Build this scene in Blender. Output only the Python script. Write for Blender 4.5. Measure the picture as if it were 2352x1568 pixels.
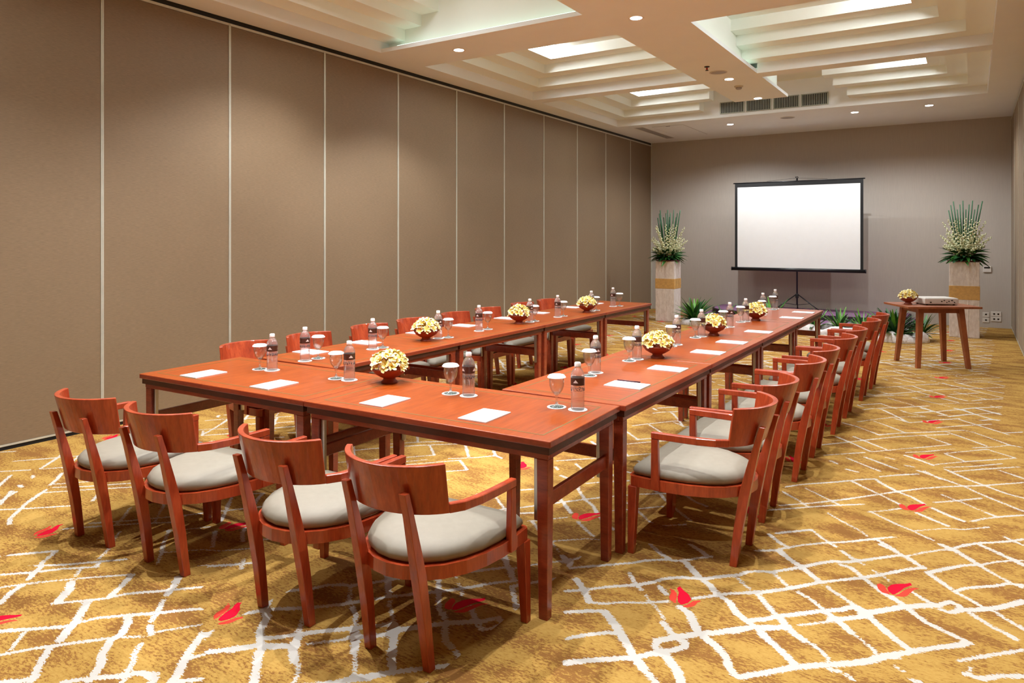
import bpy, math, random
import numpy as np
from mathutils import Vector, Matrix
random.seed(7)
for _o in list(bpy.data.objects):
    bpy.data.objects.remove(_o, do_unlink=True)
S = bpy.context.scene
COL = S.collection
PI = math.pi

# ------------------------------------------------------------------ camera
CX, V0, FPX = 1176.0, 547.0, 1643.68          # level shift-lens: horizon on row 547
YAW = math.radians(32.744)
CAMH = 1.575
cam_d = bpy.data.cameras.new('camera')
cam = bpy.data.objects.new('camera', cam_d); COL.objects.link(cam)
cam.location = (0, 0, CAMH)
cam.rotation_euler = (math.radians(90), 0, YAW)
cam_d.sensor_width = 36.0
cam_d.lens = FPX / 2352 * 36
cam_d.shift_y = -(784 - V0) / 2352
cam_d.clip_start = 0.02; cam_d.clip_end = 100
S.camera = cam

# ------------------------------------------------------------------ world, exposure
w = bpy.data.worlds.new('world'); S.world = w
w.use_nodes = True
w.node_tree.nodes['Background'].inputs[0].default_value = (0.9, 0.93, 1.0, 1)
w.node_tree.nodes['Background'].inputs[1].default_value = 0.05
S.view_settings.view_transform = 'Standard'
S.view_settings.look = 'None'
S.view_settings.gamma = 1.0
S.view_settings.use_curve_mapping = False
S.view_settings.exposure = 0.20
S.cycles.use_denoising = True
S.cycles.max_bounces = 8
S.cycles.diffuse_bounces = 5
S.cycles.glossy_bounces = 4
S.cycles.transmission_bounces = 8
S.cycles.transparent_max_bounces = 12
S.cycles.caustics_reflective = False
S.cycles.caustics_refractive = False
S.cycles.sample_clamp_indirect = 6.0

SPOT_W = 145.0            # each recessed downlight
PANEL_E = 44.0           # luminous panels in the coffers
COVE_E = 1.9            # hidden strips behind the cove lips

FWD = np.array([-math.sin(YAW), math.cos(YAW)]); RGT = np.array([math.cos(YAW), math.sin(YAW)])
def un(u, v, z=0.0):
    """photo pixel -> point on the horizontal plane at height z"""
    t = (CAMH - z) * FPX / (v - V0)
    return (FWD + RGT * (u - CX) / FPX) * t

# ------------------------------------------------------------------ materials
def lin(r, g, b):
    f = lambda c: (c / 255 / 12.92) if c / 255 <= 0.04045 else ((c / 255 + 0.055) / 1.055) ** 2.4
    return (f(r), f(g), f(b), 1)
MATS = {}
def new_mat(name):
    m = bpy.data.materials.new(name); m.use_nodes = True
    nt = m.node_tree; b = nt.nodes['Principled BSDF']; MATS[name] = m
    return m, nt, b
def N(nt, typ, **kw):
    n = nt.nodes.new(typ)
    for k, v in kw.items():
        setattr(n, k, v)
    return n
def L(nt, a, b): nt.links.new(a, b)
def ramp(nt, fac, stops):
    r = N(nt, 'ShaderNodeValToRGB')
    el = r.color_ramp.elements
    while len(el) < len(stops): el.new(0.5)
    for e, (p, c) in zip(el, stops): e.position = p; e.color = c
    L(nt, fac, r.inputs[0]); return r.outputs[0]
def coords(nt, scale=(1, 1, 1), out='Object', rot=(0, 0, 0)):
    t = N(nt, 'ShaderNodeTexCoord'); mp = N(nt, 'ShaderNodeMapping')
    mp.inputs['Scale'].default_value = scale; mp.inputs['Rotation'].default_value = rot
    L(nt, t.outputs[out], mp.inputs['Vector']); return mp.outputs[0]
def noise(nt, vec, scale=5, detail=4, rough=0.55):
    n = N(nt, 'ShaderNodeTexNoise'); n.inputs['Scale'].default_value = scale
    n.inputs['Detail'].default_value = detail; n.inputs['Roughness'].default_value = rough
    if vec is not None: L(nt, vec, n.inputs['Vector'])
    return n.outputs['Fac']
def bump(nt, b, h, strength=0.2, dist=0.01):
    n = N(nt, 'ShaderNodeBump'); n.inputs['Strength'].default_value = strength; n.inputs['Distance'].default_value = dist
    L(nt, h, n.inputs['Height']); L(nt, n.outputs[0], b.inputs['Normal'])
def math_n(nt, op, a, bb=None, c=None):
    n = N(nt, 'ShaderNodeMath', operation=op)
    for i, v in enumerate((a, bb, c)):
        if v is None: continue
        if isinstance(v, (int, float)): n.inputs[i].default_value = v
        else: L(nt, v, n.inputs[i])
    return n.outputs[0]
def mix(nt, fac, a, bb):
    n = N(nt, 'ShaderNodeMix', data_type='RGBA')
    if isinstance(fac, (int, float)): n.inputs[0].default_value = fac
    else: L(nt, fac, n.inputs[0])
    for i, v in ((6, a), (7, bb)):
        if isinstance(v, tuple): n.inputs[i].default_value = v
        else: L(nt, v, n.inputs[i])
    return n.outputs[2]
def plain(name, c, rough=0.5, metal=0.0, var=0.06, sc=8.0, spec=None, coat=0.0):
    m, nt, b = new_mat(name)
    f = noise(nt, coords(nt), sc, 3)
    lo = tuple(x * (1 - var) for x in c[:3]) + (1,); hi = tuple(min(1, x * (1 + var)) for x in c[:3]) + (1,)
    L(nt, ramp(nt, f, [(0.3, lo), (0.7, hi)]), b.inputs['Base Color'])
    b.inputs['Roughness'].default_value = rough; b.inputs['Metallic'].default_value = metal
    if spec is not None: b.inputs['Specular IOR Level'].default_value = spec
    b.inputs['Coat Weight'].default_value = coat; b.inputs['Coat Roughness'].default_value = 0.1
    return m
def wood(name, dark, mid, light, scale, rough=0.3, coat=0.35, spec=0.5):
    m, nt, b = new_mat(name)
    v = coords(nt, scale)
    f1 = noise(nt, v, 3.0, 5, 0.6)
    f2 = noise(nt, v, 14.0, 3, 0.5)
    f = math_n(nt, 'ADD', math_n(nt, 'MULTIPLY', f1, 0.7), math_n(nt, 'MULTIPLY', f2, 0.3))
    L(nt, ramp(nt, f, [(0.3, dark), (0.5, mid), (0.7, light)]), b.inputs['Base Color'])
    b.inputs['Roughness'].default_value = rough
    b.inputs['Coat Weight'].default_value = coat; b.inputs['Coat Roughness'].default_value = 0.12
    b.inputs['Specular IOR Level'].default_value = spec
    return m
wood('chair_wood', lin(132, 42, 20), lin(166, 62, 31), lin(190, 82, 44), (9, 9, 1.6), 0.30)
wood('table_top', lin(122, 52, 13), lin(150, 65, 18), lin(168, 80, 26), (14, 1.1, 8), 0.34, 0.12, 0.24)
wood('table_wood', lin(112, 38, 22), lin(142, 56, 33), lin(164, 72, 42), (2, 9, 9), 0.33)
wood('table_reveal_shade', lin(58, 26, 16), lin(74, 34, 22), lin(88, 42, 28), (2, 9, 9), 0.45, 0.1)  # table wood darkened: shade of the recess under the top put into the colour
wood('side_wood', lin(120, 58, 30), lin(146, 78, 42), lin(166, 94, 54), (3, 3, 1.5), 0.4, 0.1)
plain('inlay', lin(104, 88, 42), 0.4)
plain('cushion', lin(140, 132, 117), 0.62, sc=30, var=0.04)
plain('terracotta', lin(140, 58, 32), 0.5, sc=20, var=0.15)
plain('paper', lin(240, 240, 242), 0.7, var=0.01)
plain('ink', lin(70, 78, 90), 0.6)
plain('pen_plastic', lin(70, 30, 50), 0.35)
plain('coaster_white', lin(238, 238, 236), 0.7, var=0.01)
plain('cap_white', lin(240, 234, 232), 0.4, var=0.02)
plain('steel', lin(190, 188, 186), 0.28, 1.0)
plain('trim_pale', lin(206, 204, 190), 0.35, 0.3)
plain('track_black', lin(20, 19, 19), 0.4, 0.2)
plain('base_dark', lin(28, 36, 50), 0.4, 0.3)
plain('black_paint', lin(18, 19, 24), 0.35)
plain('screen_black', lin(10, 10, 14), 0.6)
plain('screen_white', (0.86, 0.86, 0.86, 1), 0.85, var=0.01)
plain('tray_red', lin(90, 26, 24), 0.4)
plain('gold_cloth', lin(196, 150, 84), 0.7, var=0.15, sc=25)
plain('leaf_dark', lin(28, 78, 34), 0.45, var=0.35, sc=12)
plain('leaf_mid', lin(58, 118, 42), 0.45, var=0.3, sc=12)
plain('leaf_light', lin(98, 160, 56), 0.45, var=0.25, sc=12)
plain('reed_green', lin(24, 84, 44), 0.5, var=0.25, sc=9)
plain('blossom', lin(226, 226, 190), 0.6, var=0.12, sc=40)
plain('stem_pale', lin(140, 164, 84), 0.5, var=0.15, sc=30)
plain('plastic_white', lin(214, 208, 200), 0.45, var=0.02)
plain('plastic_grey', lin(168, 160, 156), 0.45, var=0.02)
plain('dark_vent', lin(22, 24, 26), 0.5)
plain('vent_metal', lin(168, 170, 156), 0.4, 0.3)
plain('red_plastic', lin(190, 20, 16), 0.4)
plain('lens_black', lin(12, 12, 14), 0.15)
plain('stage_carpet', lin(132, 94, 128), 0.9, var=0.2, sc=90)
plain('stage_edge', lin(42, 24, 36), 0.6)

# white wrinkled linen
m, nt, b = new_mat('linen')
v = coords(nt, (6, 6, 2.5)); f = noise(nt, v, 5, 5)
L(nt, ramp(nt, f, [(0.3, lin(206, 190, 180)), (0.7, lin(228, 216, 208))]), b.inputs['Base Color'])
b.inputs['Roughness'].default_value = 0.8; bump(nt, b, f, 0.5, 0.02)
m, nt, b = new_mat('crumpled_cloth')
v = coords(nt); f = noise(nt, v, 16, 5)
L(nt, ramp(nt, f, [(0.3, lin(214, 206, 208)), (0.7, lin(240, 236, 236))]), b.inputs['Base Color'])
b.inputs['Roughness'].default_value = 0.8; bump(nt, b, f, 0.7, 0.03)
# coaster under goblets: teal print ring
m, nt, b = new_mat('coaster_print')
t = N(nt, 'ShaderNodeTexCoord'); ln = N(nt, 'ShaderNodeVectorMath', operation='LENGTH'); L(nt, t.outputs['Object'], ln.inputs[0])
pr_ = noise(nt, t.outputs['Object'], 120, 2)
inside = math_n(nt, 'LESS_THAN', ln.outputs['Value'], 0.036)
dark = math_n(nt, 'MULTIPLY', inside, math_n(nt, 'GREATER_THAN', pr_, 0.44))
L(nt, mix(nt, dark, lin(238, 238, 236), lin(96, 142, 138)), b.inputs['Base Color'])
b.inputs['Roughness'].default_value = 0.7
# frangipani: yellow heart fading to cream
m, nt, b = new_mat('frangipani')
t = N(nt, 'ShaderNodeTexCoord'); ln = N(nt, 'ShaderNodeVectorMath', operation='LENGTH'); L(nt, t.outputs['Object'], ln.inputs[0])
d = math_n(nt, 'MULTIPLY', ln.outputs['Value'], 28.0)
L(nt, ramp(nt, d, [(0.0, lin(226, 160, 30)), (0.28, lin(238, 206, 80)), (0.7, lin(240, 226, 142)), (1.0, lin(244, 240, 212))]), b.inputs['Base Color'])
b.inputs['Roughness'].default_value = 0.55
b.inputs['Subsurface Weight'].default_value = 0.0
# thin clear glass / PET
def clear(name, tint, glossy_rough, amount, refr, milk):
    m = bpy.data.materials.new(name); m.use_nodes = True; nt = m.node_tree; MATS[name] = m
    nt.nodes.clear()
    out = N(nt, 'ShaderNodeOutputMaterial')
    tr = N(nt, 'ShaderNodeBsdfTransparent'); tr.inputs[0].default_value = tint
    gl = N(nt, 'ShaderNodeBsdfGlossy'); gl.inputs['Roughness'].default_value = glossy_rough
    rf = N(nt, 'ShaderNodeBsdfRefraction'); rf.inputs['IOR'].default_value = 1.2; rf.inputs['Roughness'].default_value = 0.03
    rf.inputs['Color'].default_value = tint
    lw = N(nt, 'ShaderNodeLayerWeight'); lw.inputs[0].default_value = 0.3
    fac = math_n(nt, 'ADD', math_n(nt, 'MULTIPLY', math_n(nt, 'POWER', lw.outputs['Facing'], 2.0), amount), 0.07)
    m1 = N(nt, 'ShaderNodeMixShader'); m1.inputs[0].default_value = refr
    L(nt, tr.outputs[0], m1.inputs[1]); L(nt, rf.outputs[0], m1.inputs[2])
    m2 = N(nt, 'ShaderNodeMixShader'); L(nt, fac, m2.inputs[0])
    df = N(nt, 'ShaderNodeBsdfDiffuse'); df.inputs[0].default_value = (0.9, 0.88, 0.88, 1)
    m3 = N(nt, 'ShaderNodeMixShader'); m3.inputs[0].default_value = milk
    L(nt, m1.outputs[0], m3.inputs[1]); L(nt, df.outputs[0], m3.inputs[2])
    L(nt, m3.outputs[0], m2.inputs[1]); L(nt, gl.outputs[0], m2.inputs[2])
    L(nt, m2.outputs[0], out.inputs[0])
clear('goblet_glass', (0.975, 0.985, 0.98, 1), 0.03, 0.75, 0.25, 0.015)
clear('pet', (0.965, 0.95, 0.95, 1), 0.06, 0.80, 0.45, 0.12)
# bottle label with a small white mountain mark; dark grey embossed lettering below it
m, nt, b = new_mat('bottle_label')
t = N(nt, 'ShaderNodeTexCoord'); sp = N(nt, 'ShaderNodeSeparateXYZ'); L(nt, t.outputs['Object'], sp.inputs[0])
ang = math_n(nt, 'ARCTAN2', sp.outputs['Y'], sp.outputs['X'])
am = math_n(nt, 'ABSOLUTE', math_n(nt, 'SUBTRACT', math_n(nt, 'MODULO', math_n(nt, 'ADD', ang, 6.28318), 2.0944), 1.0))
zz = math_n(nt, 'SUBTRACT', 0.146, sp.outputs['Z'])
tri = math_n(nt, 'MULTIPLY', math_n(nt, 'LESS_THAN', am, math_n(nt, 'MULTIPLY', zz, 26.0)), math_n(nt, 'GREATER_THAN', sp.outputs['Z'], 0.131))
L(nt, mix(nt, tri, lin(70, 38, 27), lin(226, 214, 210)), b.inputs['Base Color']); b.inputs['Roughness'].default_value = 0.35
m = bpy.data.materials.new('bottle_print'); m.use_nodes = True; MATS['bottle_print'] = m; nt = m.node_tree; b = nt.nodes['Principled BSDF']
b.inputs['Base Color'].default_value = lin(70, 72, 80)
f = noise(nt, coords(nt, (1, 1, 0.6)), 190, 2)
L(nt, math_n(nt, 'MULTIPLY', math_n(nt, 'GREATER_THAN', f, 0.5), 0.85), b.inputs['Alpha'])
# ceiling paint, back wall paint
plain('ceiling_paint', lin(240, 242, 242), 0.85, var=0.015, sc=2)
plain('coffer_paint', lin(244, 247, 240), 0.85, var=0.01, sc=2)
m, nt, b = new_mat('back_paint')
f = noise(nt, coords(nt, (30, 30, 1)), 6, 3)
L(nt, ramp(nt, f, [(0.3, lin(180, 171, 162)), (0.7, lin(187, 178, 168))]), b.inputs['Base Color']); b.inputs['Roughness'].default_value = 0.8
# woven partition fabric: fine horizontal threads
m, nt, b = new_mat('partition_fabric')
f = noise(nt, coords(nt, (1, 6, 120)), 4.0, 4, 0.6)
f2 = noise(nt, coords(nt, (1, 1, 1)), 1.2, 3)
ff = math_n(nt, 'ADD', math_n(nt, 'MULTIPLY', f, 0.8), math_n(nt, 'MULTIPLY', f2, 0.2))
L(nt, ramp(nt, ff, [(0.25, lin(110, 90, 66)), (0.5, lin(128, 106, 80)), (0.75, lin(144, 121, 94))]), b.inputs['Base Color'])
b.inputs['Roughness'].default_value = 0.62; b.inputs['Sheen Weight'].default_value = 0.1
bump(nt, b, f, 0.15, 0.002)
def emit(name, c, s):
    m = bpy.data.materials.new(name); m.use_nodes = True; nt = m.node_tree; MATS[name] = m
    nt.nodes.clear(); o = N(nt, 'ShaderNodeOutputMaterial'); e = N(nt, 'ShaderNodeEmission')
    e.inputs[0].default_value = c; e.inputs[1].default_value = s; L(nt, e.outputs[0], o.inputs[0])
emit('lens_glow', (1.0, 0.95, 0.93, 1), 40.0)
emit('panel_glow', (0.93, 0.98, 1.0, 1), PANEL_E)
emit('cove_glow', (0.74, 1.0, 0.80, 1), COVE_E)
# carpet: line distance and petal distances come with the floor mesh as attributes
m, nt, b = new_mat('carpet')
def attr(n):
    a = N(nt, 'ShaderNodeAttribute'); a.attribute_name = n; return a.outputs['Fac']
vv = coords(nt)
jag = math_n(nt, 'MULTIPLY', math_n(nt, 'SUBTRACT', noise(nt, coords(nt, (1.0, 2.2, 1)), 62, 3, 0.6), 0.5), 0.040)
wide = math_n(nt, 'MULTIPLY', math_n(nt, 'SUBTRACT', noise(nt, vv, 5, 2), 0.5), 0.012)
ld = math_n(nt, 'ADD', math_n(nt, 'ADD', attr('line_d'), jag), wide)
line = math_n(nt, 'LESS_THAN', ld, 0.0)
fr = noise(nt, coords(nt, (0.6, 1.4, 1)), 5.0, 2)
fm = noise(nt, coords(nt, (0.7, 1.7, 1)), 60, 4, 0.7)
mott = math_n(nt, 'ADD', math_n(nt, 'MULTIPLY', fr, 0.42), math_n(nt, 'MULTIPLY', fm, 0.60))
gold = ramp(nt, mott, [(0.475, lin(138, 96, 50)), (0.50, lin(170, 131, 65)), (0.60, lin(182, 145, 77))])
c1 = mix(nt, line, gold, lin(198, 194, 187))
pj = math_n(nt, 'MULTIPLY', math_n(nt, 'SUBTRACT', noise(nt, vv, 90, 2), 0.5), 0.004)
c2 = mix(nt, math_n(nt, 'LESS_THAN', math_n(nt, 'ADD', attr('petal_d'), pj), 0.0), c1, lin(206, 14, 46))
c3 = mix(nt, math_n(nt, 'LESS_THAN', math_n(nt, 'ADD', attr('flame_d'), pj), 0.0), c2, lin(212, 66, 52))
L(nt, c3, b.inputs['Base Color']); b.inputs['Roughness'].default_value = 0.95; b.inputs['Specular IOR Level'].default_value = 0.1
bump(nt, b, noise(nt, vv, 400, 2), 0.25, 0.004)

# ------------------------------------------------------------------ mesh helpers
class MB:
    def __init__(s): s.v = []; s.f = []; s.sm = []
    def add(s, vs, fs, smooth=False):
        o = len(s.v); s.v += [tuple(p) for p in vs]
        for f in fs: s.f.append(tuple(i + o for i in f)); s.sm.append(smooth)
        return s
    def box(s, a, b):
        x0, y0, z0 = a; x1, y1, z1 = b
        return s.hexa([(x0, y0, z0), (x1, y0, z0), (x1, y1, z0), (x0, y1, z0), (x0, y0, z1), (x1, y0, z1), (x1, y1, z1), (x0, y1, z1)])
    def cbox(s, c, d): return s.box([c[i] - d[i] / 2 for i in range(3)], [c[i] + d[i] / 2 for i in range(3)])
    def hexa(s, p): return s.add(p, [(0, 3, 2, 1), (4, 5, 6, 7), (0, 1, 5, 4), (1, 2, 6, 5), (2, 3, 7, 6), (3, 0, 4, 7)])
    def loft(s, rings, smooth=False, closed=True, caps=True):
        n = len(rings[0]); vs = [p for r in rings for p in r]; fs = []
        for i in range(len(rings) - 1):
            for j in range(n if closed else n - 1):
                k = (j + 1) % n
                fs.append((i * n + j, i * n + k, (i + 1) * n + k, (i + 1) * n + j))
        o = len(s.v); s.add(vs, fs, smooth)
        if caps and closed:
            s.f.append(tuple(o + j for j in reversed(range(n)))); s.sm.append(False)
            s.f.append(tuple(o + (len(rings) - 1) * n + j for j in range(n))); s.sm.append(False)
        return s
    def lathe(s, prof, n=24, smooth=True, c=(0, 0, 0), caps=True):
        rings = [[(c[0] + r * math.cos(2 * PI * j / n), c[1] + r * math.sin(2 * PI * j / n), c[2] + z) for j in range(n)] for r, z in prof]
        return s.loft(rings, smooth, True, caps)
    def tube(s, pts, r, n=8, smooth=True):
        pts = [Vector(p) for p in pts]; rings = []
        rr = r if isinstance(r, (list, tuple)) else [r] * len(pts)
        for i, p in enumerate(pts):
            d = (pts[min(i + 1, len(pts) - 1)] - pts[max(i - 1, 0)]).normalized()
            up = Vector((0, 0, 1)) if abs(d.z) < 0.95 else Vector((1, 0, 0))
            a = d.cross(up).normalized(); bb = d.cross(a).normalized()
            rings.append([tuple(p + (a * math.cos(2 * PI * j / n) + bb * math.sin(2 * PI * j / n)) * rr[i]) for j in range(n)])
        return s.loft(rings, smooth)
    def bar(s, stations):
        """stations: (x, y, z, half_x, half_y) square post lofted upwards"""
        rings = [[(x - hx, y - hy, z), (x + hx, y - hy, z), (x + hx, y + hy, z), (x - hx, y + hy, z)] for x, y, z, hx, hy in stations]
        return s.loft(rings)
    def prism(s, poly, z0, z1):
        n = len(poly)
        s.loft([[(x, y, z0) for x, y in poly], [(x, y, z1) for x, y in poly]]); return s
    def mesh(s, name):
        me = bpy.data.meshes.new(name); me.from_pydata(s.v, [], s.f)
        me.polygons.foreach_set('use_smooth', s.sm); me.update(); return me

def bevel(o, width, seg=2):
    md = o.modifiers.new('bevel', 'BEVEL'); md.width = width; md.segments = seg; md.limit_method = 'ANGLE'; md.angle_limit = math.radians(40)
def obj(name, mb, mat, parent=None, bev=0.0, seg=2, loc=None):
    me = mb.mesh(name) if isinstance(mb, MB) else mb
    if isinstance(mb, MB): me.materials.append(MATS[mat])
    o = bpy.data.objects.new(name, me); COL.objects.link(o)
    if parent is not None: o.parent = parent
    if loc is not None: o.location = loc
    if bev: bevel(o, bev, seg)
    return o
def tag(o, label, cat, group=None):
    o['label'] = label; o['category'] = cat
    if group: o['group'] = group
    return o
def thing(name, label, cat, loc=(0, 0, 0), rz=0.0, group=None):
    o = bpy.data.objects.new(name, None); COL.objects.link(o); o.empty_display_size = 0.05
    o.location = loc; o.rotation_euler = (0, 0, rz)
    return tag(o, label, cat, group)
def struct(name, mb, mat, label=None):
    o = obj(name, mb, mat); o['kind'] = 'structure'
    if label: o['label'] = label
    return o
def copy_tree(o, parent=None):
    c = o.copy(); COL.objects.link(c); c.parent = parent
    for ch in list(o.children): copy_tree(ch, c)
    return c

# ================================================================== THE ROOM
XL, XR, YB, YF, ZC = -6.04, 0.57, 15.18, -2.25, 3.70

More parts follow.
